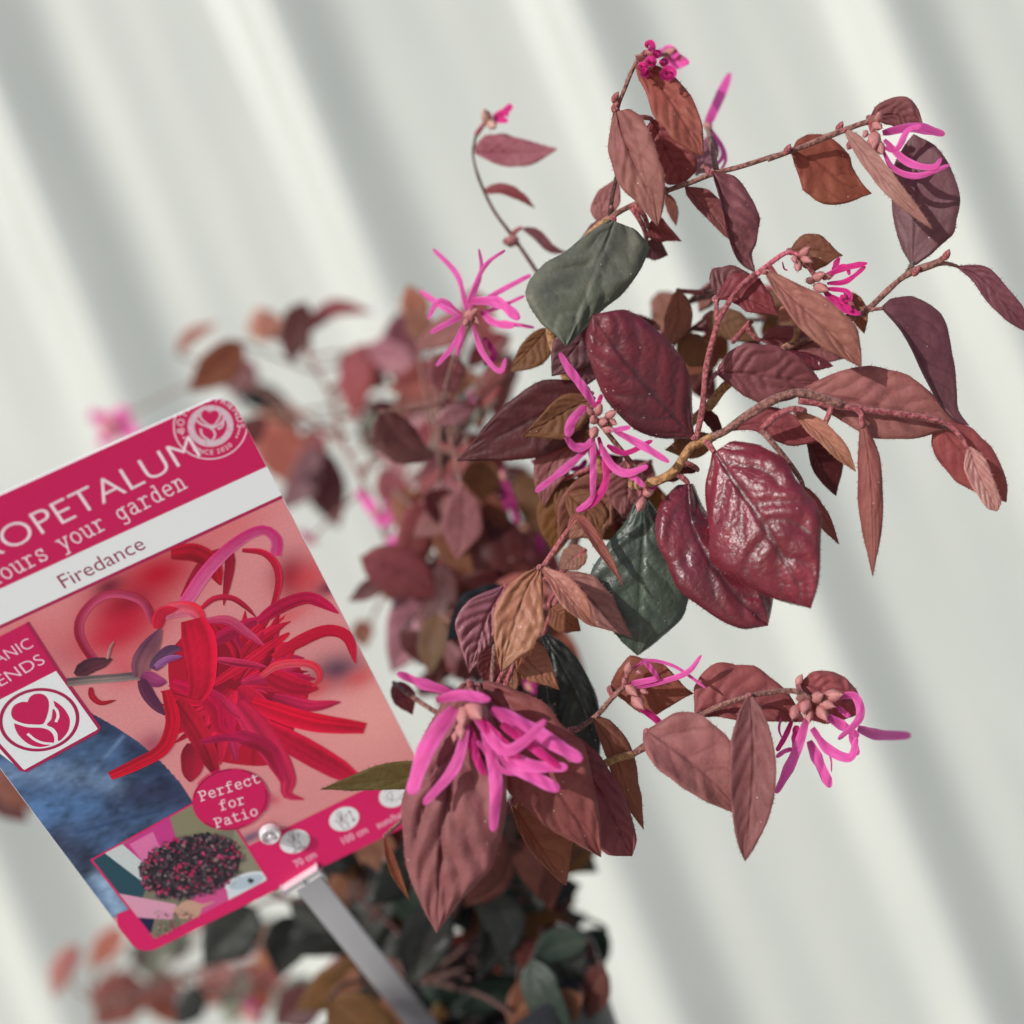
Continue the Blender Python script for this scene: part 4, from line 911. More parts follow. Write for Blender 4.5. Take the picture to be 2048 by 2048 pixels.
def clip(poly, clipper=None):
    out = [tuple(p) for p in poly]; cl = CARD if clipper is None else clipper
    n = len(cl)
    for i in range(n):
        a, b = cl[i], cl[(i + 1) % n]; e = b - a
        ins = lambda p: e[0] * (p[1] - a[1]) - e[1] * (p[0] - a[0]) >= -1e-12
        src, out = out, []
        for j in range(len(src)):
            p, q = src[j - 1], src[j]; ip, iq = ins(p), ins(q)
            if ip != iq:
                dx, dy = q[0] - p[0], q[1] - p[1]; den = e[0] * dy - e[1] * dx
                t = -(e[0] * (p[1] - a[1]) - e[1] * (p[0] - a[0])) / den
                out.append((p[0] + t * dx, p[1] + t * dy))
            if iq: out.append(q)
        if not out: return np.zeros((0, 2))
    return np.array(out)

class Print:
    """collects flat coloured shapes of one printed element"""
    def __init__(s): s.V = []; s.F = []; s.C = []; s.n = 0
    def add(s, uv, faces, col, h):
        uv = np.asarray(uv, float); h = h * .25
        if len(uv) < 3: return
        col = np.asarray(col, float)
        if col.ndim == 1: col = np.tile(lin(col), (len(uv), 1))
        out_ = np.zeros(len(uv), bool)
        for i in range(len(CARD)):
            a_, b_ = CARD[i], CARD[(i + 1) % len(CARD)]; e_ = b_ - a_
            out_ |= (e_[0] * (uv[:, 1] - a_[1]) - e_[1] * (uv[:, 0] - a_[0])) < -1e-9
        if out_.any():
            keep = []
            for f in faces:
                k_ = out_[list(f)]
                if not k_.any(): keep.append(f)
                elif not k_.all():
                    q_ = clip(uv[list(f)])
                    if len(q_) > 2:
                        s.V.append(W3(q_, np.full(len(q_), h))); s.F.append([s.n + j for j in range(len(q_))]); s.C.append(np.tile(col[f[0]], (len(q_), 1))); s.n += len(q_)
            faces = keep
        s.V.append(W3(uv, np.full(len(uv), h))); s.F += [[k + s.n for k in f] for f in faces]; s.C.append(col); s.n += len(uv)
    def poly(s, uv, col, h, do_clip=True):
        uv = clip(uv) if do_clip else np.asarray(uv)
        if len(uv) < 3: return
        tris = tessellate_polygon([[Vector((p[0], p[1], 0)) for p in uv]])
        s.add(uv, [list(t) for t in tris], col, h)
    def stroke(s, pts, w, col, h, closed=False, n=None, taper=None, shade=None, curve=True):
        pts = np.asarray(pts, float)
        if closed: pts = np.vstack([pts, pts[:1]])
        p = cr(pts, n or max(4, 6 * len(pts))) if (curve and len(pts) > 2) else pts
        tg = np.gradient(p, axis=0); tg /= np.linalg.norm(tg, axis=1)[:, None] + 1e-12
        if closed: tg[0] = tg[-1] = (tg[0] + tg[-1]) / 2
        nr_ = np.stack([-tg[:, 1], tg[:, 0]], 1)
        t = np.linspace(0, 1, len(p))
        ww = np.full(len(p), w * .5) if taper is None else w * .5 * np.interp(t, np.linspace(0, 1, len(taper)), taper)
        if not closed and taper is None:
            p = p.copy(); p[0] -= tg[0] * w * .4; p[-1] += tg[-1] * w * .4
        cols = 2 if shade is None else 9
        us = np.linspace(-1, 1, cols); uv = (p[:, None, :] + nr_[:, None, :] * ww[:, None, None] * us[None, :, None]).reshape(-1, 2)
        idx = np.arange(len(p) * cols).reshape(len(p), cols)
        F = np.stack([idx[:-1, :-1], idx[:-1, 1:], idx[1:, 1:], idx[1:, :-1]], -1).reshape(-1, 4).tolist()
        if shade is not None:
            c0 = lin(col); c1 = lin(shade); a = (us[None, :] * .5 + .5 + .25 * np.sin(t[:, None] * 5 + len(s.C))).clip(0, 1)
            st = 1 + .16 * rng.normal(size=(1, cols)) + .05 * rng.normal(size=(len(p), cols)) + .10 * np.sin(t[:, None] * rng.uniform(3, 8) + rng.random() * 6) + .22 * (np.abs(us[None, :]) > .9)
            C = ((c0 * (1 - a[..., None]) + c1 * a[..., None]) * st[..., None]).reshape(-1, 3).clip(0, 1)
        else: C = col
        uv[:, 0] = np.clip(uv[:, 0], U0 + .0002, U1 - .0002)
        s.add(uv, F, C, h)
    def build(s, name, mat, parent):
        return mesh_obj(name, np.vstack(s.V), s.F, mat, parent, smooth=False, colors=np.vstack(s.C))

M_PRINT = vcol_mat("printed_ink", .09); M_FLAT = vcol_mat("solid_ink", .035, 1500, .4)
M_CARD = plain("card_white_plastic", (240, 241, 242), .4)
PINK = (226, 28, 104); HEAD = (208, 26, 92); WHITE = (240, 242, 244); RULE = (176, 30, 84)

stake_foot = P(846, 2052, .36)
label = empty("plant_label", Vector(stake_foot), "crimson printed plant care card with red flower picture, clipped to a pale stake", "plant label")
# card body
TH = .0007
rim = CARD; n = len(rim)
V = np.vstack([W3(rim, np.zeros(n)), W3(rim, np.full(n, -TH))])
F = [list(range(n)), [n + i for i in range(n)][::-1]] + [[i, n + i, n + (i + 1) % n, (i + 1) % n] for i in range(n)]
card = mesh_obj("card", V, F, M_CARD, label, smooth=False)

MM = .001
def line_v(crop, p, q):           # mean v of a printed rule
    a = uv_of(crop, [p, q]); return a[:, 1].mean()
v_head = line_v('t1', (0, 1380), (1712, 525)); v_rule = line_v('t1', (0, 1632), (1810, 712))
v_strip = line_v('t6', (100, 800), (1310, 205))
# header band
hb = Print(); hb.poly([(U0 - .01, V0 - .01), (U1 + .01, V0 - .01), (U1 + .01, v_head), (U0 - .01, v_head)], HEAD, .04 * MM)
hb.build("header_band", M_FLAT, card)
rl = Print(); rl.poly([(U0 - .01, v_rule - .0004), (U1 + .01, v_rule - .0004), (U1 + .01, v_rule + .0005), (U0 - .01, v_rule + .0005)], RULE, .06 * MM)
rl.build("printed_rule", M_FLAT, card)

# printed picture: soft background with a blue leaf, red ribbon petals over it
def in_poly(p, poly):
    x, y = p[:, 0], p[:, 1]; ins = np.zeros(len(p), bool); j = len(poly) - 1
    for i in range(len(poly)):
        xi, yi = poly[i]; xj, yj = poly[j]
        c = ((yi > y) != (yj > y)) & (x < (xj - xi) * (y - yi) / (yj - yi + 1e-15) + xi); ins ^= c; j = i
    return ins
gu, gv = 330, 330
uu = np.linspace(U0 + .0001, U1 - .0001, gu); vv = np.linspace(v_rule, v_strip + .032, gv)
vv = np.minimum(vv, V1 - .006)
GU, GV = np.meshgrid(uu, vv); g_uv = np.stack([GU.ravel(), GV.ravel()], 1)
col = np.tile(lin((228, 146, 148)), (len(g_uv), 1))
def blotch(crop, c, rx, ry, rgb, a, rot=0.):
    global col
    q = uv_of(crop, [c])[0]; s = CROP[crop][2] * D / FPX
    d = g_uv - q; cr_, sr_ = math.cos(rot), math.sin(rot)
    x = (d[:, 0] * cr_ + d[:, 1] * sr_) / (rx * s); y = (-d[:, 0] * sr_ + d[:, 1] * cr_) / (ry * s)
    w = (a * np.exp(-(x * x + y * y)))[:, None]; col = col * (1 - w) + lin(rgb) * w
blotch('t5', (1150, 1300), 500, 420, (250, 170, 165), .9)
blotch('t1', (150, 1700), 260, 200, (225, 90, 105), .55); blotch('t1', (420, 1780), 120, 160, (190, 110, 115), .5)
blotch('t1', (1020, 1250), 330, 200, (192, 12, 46), 1.0); blotch('t1', (800, 1500), 260, 230, (196, 18, 52), .95); blotch('t1', (700, 1330), 100, 60, (110, 20, 50), .9)
blotch('t1', (820, 1440), 130, 80, (120, 8, 36), .7); blotch('t1', (1500, 950), 260, 100, (222, 90, 100), .5)
blotch('t5', (590, 430), 120, 160, (120, 14, 46), 1.0, .4); blotch('t5', (700, 440), 190, 150, (214, 66, 76), .8); blotch('t5', (830, 500), 100, 60, (120, 40, 64), .9)
blotch('t5', (880, 1030), 190, 130, (102, 72, 92), 1.0, .3); blotch('t5', (1030, 1080), 130, 80, (226, 60, 66), .6); blotch('t5', (740, 1150), 120, 80, (220, 60, 70), .7)
blotch('t5', (560, 690), 160, 60, (222, 80, 84), .6); blotch('t2', (880, 120), 330, 180, (205, 20, 58), .9); blotch('t2', (980, 380), 160, 160, (214, 60, 82), .6)
blotch('t2', (1180, 960), 140, 120, (150, 40, 84), .7); blotch('t6', (420, 240), 70, 90, (205, 50, 88), .6); blotch('t6', (130, 690), 190, 80, (92, 84, 116), .9)
blue = uv_of('t2', [(-900, 300), (500, 640), (700, 715), (900, 830), (1080, 950), (1250, 1100), (1370, 1230), (1500, 1420), (1500, 2300), (-900, 2300)])
ib = in_poly(g_uv, blue)
q2 = uv_of('t2', [(0, 1180), (500, 1180), (860, 1280), (1060, 1500)])
bc = np.tile(lin((66, 90, 126)), (len(g_uv), 1))
def dist_line(p, pl):
    d = np.full(len(p), 1e9)
    for i in range(len(pl) - 1):
        a, b = pl[i], pl[i + 1]; e = b - a; t = np.clip(((p - a) @ e) / (e @ e), 0, 1)
        d = np.minimum(d, np.linalg.norm(p - a - t[:, None] * e, axis=1))
    return d
def tint(dist, wdt, rgb, a):
    global bc
    w = (a * np.exp(-(dist / wdt)**2))[:, None]; bc = bc * (1 - w) + lin(rgb) * w
tint(dist_line(g_uv, uv_of('t2', [(900, 1330), (1200, 1330), (1450, 1380)])), .006, (44, 46, 74), .85)
tint(dist_line(g_uv, uv_of('t2', [(760, 760), (1050, 1000), (1300, 1250)])), .0035, (40, 46, 76), .7)
tint(dist_line(g_uv, q2[:3]), .0035, (120, 144, 178), .6)
tint(dist_line(g_uv, uv_of('t2', [(300, 1500), (700, 1430)])), .004, (84, 122, 170), .6)
tint(dist_line(g_uv, uv_of('t2', [(450, 1700), (700, 1900)])), .0045, (56, 60, 84), .8)
tint(dist_line(g_uv, uv_of('t2', [(700, 1180), (850, 1020), (950, 900)])), .0006, (104, 130, 164), .6)
tint(dist_line(g_uv, uv_of('t2', [(600, 1640), (900, 1560), (1200, 1480)])), .0006, (40, 60, 100), .6)
tint(dist_line(g_uv, uv_of('t3', [(130, 700), (200, 820), (250, 900)])), .0025, (150, 176, 205), .8)
# crinkle of the printed leaf
cn = np.zeros((gv, gu))
for sc_, am in ((7, .08), (18, .10), (44, .10), (90, .06)):
    base = rng.normal(size=(sc_ * 2 + 2, sc_ + 2)); yi = np.linspace(0, sc_ * 2, gv); xi = np.linspace(0, sc_, gu)
    t1_ = np.array([np.interp(xi, np.arange(sc_ + 2), row) for row in base]); cn += am * np.array([np.interp(yi, np.arange(sc_ * 2 + 2), t1_[:, j]) for j in range(gu)]).T
bc = bc * (1.12 + cn.ravel()[:, None] * 2.0); col[ib] = bc[ib]
col = col.clip(0.004, 1)
idx = np.arange(gu * gv).reshape(gv, gu)
F = np.stack([idx[:-1, :-1], idx[:-1, 1:], idx[1:, 1:], idx[1:, :-1]], -1).reshape(-1, 4)
mesh_obj("printed_backdrop", W3(g_uv, np.full(len(g_uv), .008 * MM)), F, M_PRINT, card, smooth=False, colors=col)

pf = Print(); HP = [.07 * MM]
def pet(crop, pts, w, c, sh=None, taper=None):
    HP[0] += .0025 * MM
    s = CROP[crop][2] * D / FPX
    q = uv_of(crop, pts)
    sh = sh if sh is not None else tuple(int(v_ * .82) for v_ in c)
    pf.stroke(q, w * s, c, HP[0], n=26, taper=taper or [.6, .92, 1.05, 1.02, .95, .85, .6, .1], shade=sh)
def ppoly(crop, pts, c):
    HP[0] += .0025 * MM; pf.poly(cr(np.vstack([uv_of(crop, pts), uv_of(crop, pts[:1])]), 6 * len(pts)), c, HP[0])
R1, R2, R3 = (226, 10, 50), (205, 18, 66), (176, 16, 48)
ppoly('t5', [(-60, 760), (160, 720), (360, 760), (560, 900), (700, 1150), (620, 1380), (500, 1620), (250, 1640), (0, 1560), (-160, 1300), (-200, 950)], (188, 14, 50))
ppoly('t5', [(-60, 900), (160, 860), (330, 960), (420, 1150), (300, 1300), (60, 1250), (-80, 1080)], (150, 12, 44))
gp = np.random.default_rng(11)
for i in range(110):
    th_ = gp.uniform(-1.5, 2.6); r0_ = gp.uniform(20, 200); r1_ = gp.uniform(260, 560)
    c_ = [(206, 14, 56), (184, 12, 50), (224, 18, 62), (160, 10, 44), (226, 24, 70), (212, 36, 92), (196, 20, 76)][gp.integers(7)]
    b_ = gp.uniform(-.5, .5)
    pet('t5', [(230 + r0_ * math.cos(th_), 1120 + r0_ * math.sin(th_)), (230 + .6 * r1_ * math.cos(th_ + b_ * .4), 1120 + .6 * r1_ * math.sin(th_ + b_ * .4)), (230 + r1_ * math.cos(th_ + b_), 1120 + r1_ * math.sin(th_ + b_))], gp.uniform(36, 90), c_)
for a in [('t1', [(1180, 1400), (1300, 1200), (1400, 1120), (1480, 1150), (1440, 1450)], 70, (170, 14, 52)),
          ('t1', [(1100, 1120), (1250, 1110), (1360, 1180), (1420, 1320)], 120, (190, 10, 44)),
          ('t1', [(1170, 1470), (1340, 1220), (1530, 1040), (1690, 965), (1780, 1030), (1770, 1130)], 84, (206, 44, 116), (222, 96, 150), [1, 1.05, 1.05, .9, .8, .9]),
          ('t1', [(1560, 1095), (1690, 1110), (1770, 1180), (1795, 1300), (1750, 1480), (1690, 1600)], 46, (206, 22, 62), (170, 14, 50)),
          ('t1', [(990, 1560), (920, 1430), (780, 1378), (640, 1400), (530, 1510), (505, 1620), (545, 1720), (610, 1810)], 54, (196, 70, 110), (160, 14, 44), [.9, 1, 1, 1, 1, 1]),
          ('t5', [(0, 640), (90, 570), (200, 565), (290, 620), (360, 690)], 40, (184, 20, 58)),
          ('t5', [(70, 860), (230, 770), (400, 690)], 100, (196, 22, 78)),
          ('t5', [(370, 720), (520, 620), (680, 565), (790, 600), (890, 665)], 96, (214, 20, 84), (178, 14, 62)),
          ('t5', [(470, 950), (650, 840), (820, 775), (950, 820), (1000, 985)], 92, (214, 20, 62), (176, 12, 48)),
          ('t5', [(420, 900), (560, 800), (560, 790)], 50, R1),
          ('t5', [(40, 712), (180, 710), (300, 790), (420, 880)], 66, (200, 72, 110), (186, 30, 80)),
          ('t5', [(90, 1120), (300, 980), (540, 800)], 74, (220, 24, 64), (196, 14, 56)),
          ('t5', [(110, 960), (260, 985), (430, 1010)], 60, (208, 50, 98), (184, 24, 72)),
          ('t5', [(440, 1060), (600, 1130), (760, 1150)], 150, (206, 16, 60)),
          ('t5', [(390, 1070), (500, 1000), (650, 985), (740, 1010), (770, 1080), (720, 1140)], 62, (222, 40, 66), (228, 80, 96)),
          ('t5', [(470, 1200), (700, 1260), (905, 1235)], 96, (206, 30, 84)),
          ('t5', [(330, 1240), (700, 1360), (1062, 1405)], 150, (228, 4, 52), (202, 10, 56), [.6, .9, 1, 1, .85, .6]),
          ('t5', [(380, 1380), (700, 1560), (1010, 1740)], 180, (222, 10, 62), (190, 14, 60), [.6, .9, 1, 1, .9, .5]),
          ('t5', [(240, 1240), (420, 1480), (560, 1720), (560, 1830), (665, 1862)], 170, (186, 22, 66), (214, 40, 90), [.6, 1, 1, .9, .6, .1]),
          ('t5', [(190, 1440), (330, 1480), (460, 1560), (540, 1750)], 110, (196, 20, 82), (160, 14, 56)),
          ('t5', [(20, 1180), (140, 1290), (200, 1480)], 150, (214, 10, 80), (176, 12, 50)),
          ('t5', [(60, 1160), (170, 1250), (260, 1340)], 70, (196, 34, 84), (164, 14, 56)),
          ('t2', [(1500, 950), (1490, 1100), (1470, 1250)], 190, (170, 18, 52)),
          ('t2', [(1360, 620), (1500, 820), (1600, 1020), (1680, 1220)], 170, (200, 18, 54), (160, 12, 46)),
          ('t2', [(1320, 480), (1520, 560), (1660, 680), (1690, 830), (1800, 900)], 130, (214, 8, 78), (186, 10, 54)),
          ('t2', [(1550, 940), (1750, 910), (1932, 930)], 70, (206, 20, 90)),
          ('t2', [(1285, 540), (1335, 780), (1260, 990), (1060, 1110), (850, 1205)], 118, (224, 10, 50), (190, 8, 44), [.6, .9, 1, 1, .95, .7]),
          ('t1', [(1020, 1520), (1120, 1480), (1240, 1480), (1320, 1570)], 110, (224, 36, 60), (236, 120, 150)),
          ('t1', [(1010, 1600), (1040, 1500), (1150, 1470)], 80, (222, 30, 66)),
          ('t1', [(1240, 1540), (1290, 1720), (1300, 1940), (1260, 2060)], 210, (220, 14, 58), (196, 12, 52), [.7, 1, 1, .9, .8, .5]),
          ('t2', [(700, 520), (712, 590), (780, 640), (895, 618)], 44, (182, 18, 46)),
          ('t2', [(580, 420), (700, 350), (780, 330), (865, 300)], 120, (70, 34, 50), (92, 44, 58), [.3, 1, 1.1, 1, .7, .1]),
          ('t2', [(520, 480), (700, 460), (900, 445), (1090, 425)], 74, (96, 80, 86), (146, 128, 124), [1, 1, 1, 1, 1, 1]),
          ('t2', [(1080, 440), (1110, 300), (1240, 70)], 150, (104, 56, 84), (140, 84, 92), [.6, 1, 1.1, 1, .7, .2]),
          ('t2', [(1180, 380), (1300, 240), (1400, 220)], 110, (84, 50, 84), (124, 70, 104)),
          ('t2', [(1100, 420), (1200, 470), (1285, 480)], 120, (166, 64, 118), (130, 40, 92)),
          ('t2', [(1090, 460), (1160, 600), (1275, 735)], 96, (84, 34, 66), (110, 50, 84)),
          ('t2', [(1200, 360), (1300, 300), (1410, 280)], 60, (170, 110, 170), (130, 60, 120)),
          ('t2', [(830, 300), (850, 220), (880, 160)], 22, (190, 150, 140), (150, 110, 110))]:
    pet(*a)
pf.build("printed_flower", M_PRINT, card)

# left logo panel, bottom strip, inset picture
lp = Print()
lp.poly(np.vstack([uv_of('t2', [(212, 18), (442, 388)]), uv_of('t2', [(0, 615), (-700, 970), (-700, 480)])]), HEAD, .30 * MM)
wb = np.vstack([uv_of('t2', [(446, 386), (768, 832), (754, 858), (196, 1166), (166, 1158), (-700, 500)]), uv_of('t2', [(-700, 970)])])
lp.poly(wb, WHITE, .32 * MM)
lp.stroke(uv_of('t2', [(215, 25), (446, 386), (768, 832), (754, 858), (196, 1166), (166, 1158), (-300, 640)]), .0009, RULE, .34 * MM, curve=False)
lp.build("logo_panel", M_FLAT, card)
bs = Print()
bs.poly(np.vstack([uv_of('t3', [(230, 906), (500, 800), (700, 640)]), [(uv_of('t3', [(700, 500)])[0][0], v_strip), (U1 + .01, v_strip), (U1 + .01, V1 + .01), (U0 - .01, V1 + .01)], uv_of('t3', [(230, 906)])]), PINK, .30 * MM)
bs.build("bottom_strip", M_FLAT, card)
ins = Print()
IN = uv_of('t3', [(98, 606), (764, 237), (1060, 715), (440, 1042)])
ctr = IN.mean(0)
ins.poly(ctr + (IN - ctr) * 1.03, PINK, .36 * MM); ins.poly(IN, (128, 122, 104), .38 * MM)
i2 = [.385 * MM]
def ip(pts, c, cl=True):
    i2[0] += .002 * MM; q = clip(uv_of('t3', pts), IN if ((IN[1] - IN[0])[0] * (IN[2] - IN[1])[1] - (IN[1] - IN[0])[1] * (IN[2] - IN[1])[0]) > 0 else IN[::-1])
    if len(q) > 2: ins.poly(q, c, i2[0])
ip([(95, 600), (190, 560), (400, 750), (360, 840), (240, 790)], (40, 78, 92)); ip([(160, 565), (270, 515), (420, 640), (390, 740)], (206, 214, 214))
ip([(262, 520), (520, 365), (560, 500), (400, 640)], (206, 60, 140)); ip([(300, 520), (430, 450), (480, 560), (380, 620)], (228, 120, 172))
ip([(520, 360), (660, 290), (800, 250), (900, 420), (700, 480), (560, 480)], (140, 134, 106)); ip([(880, 430), (1060, 715), (1000, 740), (860, 600)], (146, 140, 118))
ip([(240, 790), (560, 850), (540, 935), (340, 925)], (226, 160, 186)); ip([(340, 922), (440, 930), (420, 1010), (400, 1000)], (26, 30, 70))
ip([(620, 830), (840, 690), (870, 830), (680, 930)], (214, 84, 146)); ip([(540, 880), (620, 820), (700, 850), (780, 832), (700, 870), (680, 930), (580, 930)], (206, 160, 140))
th = np.linspace(0, 6.28, 22)
ip([(945 + 118 * math.cos(t) - 0, 725 + 48 * math.sin(t) - 30 * math.cos(t)) for t in th], (226, 232, 238))
ip([(838, 770), (850, 840), (1000, 770), (1062, 720)], (222, 228, 236))
ip([(945 + 96 * math.cos(t), 728 + 34 * math.sin(t) - 26 * math.cos(t)) for t in th], (188, 204, 216))
ip([(960, 705), (985, 712), (990, 722), (970, 738), (950, 722)], (60, 60, 68))
ip([(640 + 275 * math.cos(t), 640 + 165 * math.sin(t) - 40 * math.cos(t)) for t in th], (58, 46, 54))
for i in range(900):
    a = rng.random() * 6.28; rr = math.sqrt(rng.random())
    x = 640 + 290 * rr * math.cos(a); y = 640 + 175 * rr * math.sin(a) - .42 * 290 * rr * math.cos(a) * .35
    if y > 860: continue
    s_ = rng.uniform(6, 17); b_ = rng.uniform(.35, .8); an = rng.random() * 3.14
    c = [(58, 50, 60), (84, 66, 78), (44, 40, 46), (186, 40, 92), (206, 70, 120), (112, 96, 104), (120, 70, 84), (150, 120, 122)][rng.choice(8, p=[.24, .19, .2, .11, .05, .10, .06, .05])]
    ip([(x + s_ * math.cos(t) * math.cos(an) - s_ * b_ * math.sin(t) * math.sin(an), y + s_ * math.cos(t) * math.sin(an) + s_ * b_ * math.sin(t) * math.cos(an)) for t in np.linspace(0, 6.28, 8)[:-1]], c)
for i in range(60):
    x, y = rng.uniform(440, 680), rng.uniform(880, 1020); s_ = rng.uniform(4, 10)
    ip([(x + s_ * math.cos(t), y + s_ * .6 * math.sin(t)) for t in np.linspace(0, 6.28, 7)[:-1]], [(70, 64, 58), (160, 150, 130), (150, 50, 90)][rng.integers(3)])
ins.build("inset_picture", M_PRINT, card)

# badge
bd = Print()
bc_ = uv_of('t3', [(858, 272)])[0]; ex = uv_of('t3', [(858 + 196, 272 - 72)])[0] - bc_; ey = uv_of('t3', [(858 + 70, 272 + 152)])[0] - bc_
def ell(k_, n=48): return np.array([bc_ + k_ * (ex * math.cos(t) + ey * math.sin(t)) for t in np.linspace(0, 2 * math.pi, n, endpoint=False)])
bd.poly(ell(1.0), (214, 22, 94), 1.56 * MM * .6)
for a0, a1, k_ in ((-2.6, -1.2, .965), (-.9, -.3, .96), (.1, .9, .955), (1.5, 2.7, .965), (.2, .8, 1.035), (-2.2, -1.5, 1.03)):
    bd.stroke(np.array([bc_ + k_ * (ex * math.cos(t) + ey * math.sin(t)) for t in np.linspace(a0, a1, 12)]), .00035, (150, 12, 60) if k_ < 1 else PINK, .96 * MM)
bd.build("badge", M_FLAT, card)

# ---- lettering
def sans(parent, text, crop, p0, p1, top, col, h, name="lettering", bold=0.0):
    """text fitted between baseline points p0 and p1; top = a pixel on the cap line above p0"""
    cu = bpy.data.curves.new("txt", 'FONT'); cu.body = text; cu.offset = bold; cu.fill_mode = 'FRONT'; cu.resolution_u = 4
    ob = bpy.data.objects.new("txt", cu); COL.objects.link(ob)
    dg = bpy.context.evaluated_depsgraph_get(); me = bpy.data.meshes.new_from_object(ob.evaluated_get(dg))
    co = np.zeros(len(me.vertices) * 3); me.vertices.foreach_get("co", co); co = co.reshape(-1, 3)[:, :2]
    fs = [list(p.vertices) for p in me.polygons]
    bpy.data.objects.remove(ob); bpy.data.curves.remove(cu); bpy.data.meshes.remove(me)
    a, b, t = uv_of(crop, [p0, p1, top])
    ux = b - a; Lx = np.linalg.norm(ux); ux /= Lx; uy = np.array([ux[1], -ux[0]])
    hgt = abs((t - a) @ uy)
    x0, x1 = co[:, 0].min(), co[:, 0].max()
    capm = .70 if CAPH is None else CAPH
    q = a + ((co[:, :1] - x0) / (x1 - x0)) * Lx * ux + co[:, 1:2] / capm * hgt * uy
    pr = Print(); pr.add(q, fs, col, h); return pr.build(name, M_FLAT, parent)
def cap_height():
    cu = bpy.data.curves.new("txt", 'FONT'); cu.body = "E"; ob = bpy.data.objects.new("txt", cu); COL.objects.link(ob)
    dg = bpy.context.evaluated_depsgraph_get(); me = bpy.data.meshes.new_from_object(ob.evaluated_get(dg))
    m = max(v.co.y for v in me.vertices); bpy.data.objects.remove(ob); bpy.data.curves.remove(cu); bpy.data.meshes.remove(me); return m
CAPH = None; CAPH = cap_height()
LET = (246, 228, 236)
sans(card, "ROPETALUM", 't1', (-88, 1172), (1296, 488), (-165, 1036), LET, .12 * MM, bold=-.012)
sans(card, "LO", 't1', (-420, 1340), (-130, 1194), (-500, 1204), LET, .12 * MM, bold=-.012)
sans(card, "Firedance", 't1', (416, 1343), (942, 1082), (376, 1258), (150, 30, 70), .10 * MM, bold=-.004)
sans(card, "ANIC", 't7', (-40, 1155), (528, 872), (-130, 1010), (250, 206, 226), .40 * MM, bold=-.006)
sans(card, "BOT", 't7', (-560, 1415), (-90, 1180), (-650, 1270), (250, 206, 226), .40 * MM, bold=-.006)
sans(card, "ENDS", 't7', (15, 1490), (712, 1122), (-75, 1335), (250, 206, 226), .40 * MM, bold=-.006)
sans(card, "FRI", 't7', (-420, 1715), (-40, 1515), (-510, 1560), (250, 206, 226), .40 * MM, bold=-.006)
sans(card, "70 cm", 't6', (680, 1052), (932, 920), (640, 980), (252, 196, 218), .44 * MM, bold=.01)
sans(card, "100 cm", 't6', (1252, 775), (1552, 626), (1212, 700), (252, 196, 218), .44 * MM, bold=.01)
sans(card, "sun/half shade", 't6', (1668, 585), (2330, 265), (1630, 515), (252, 196, 218), .44 * MM, bold=.01)

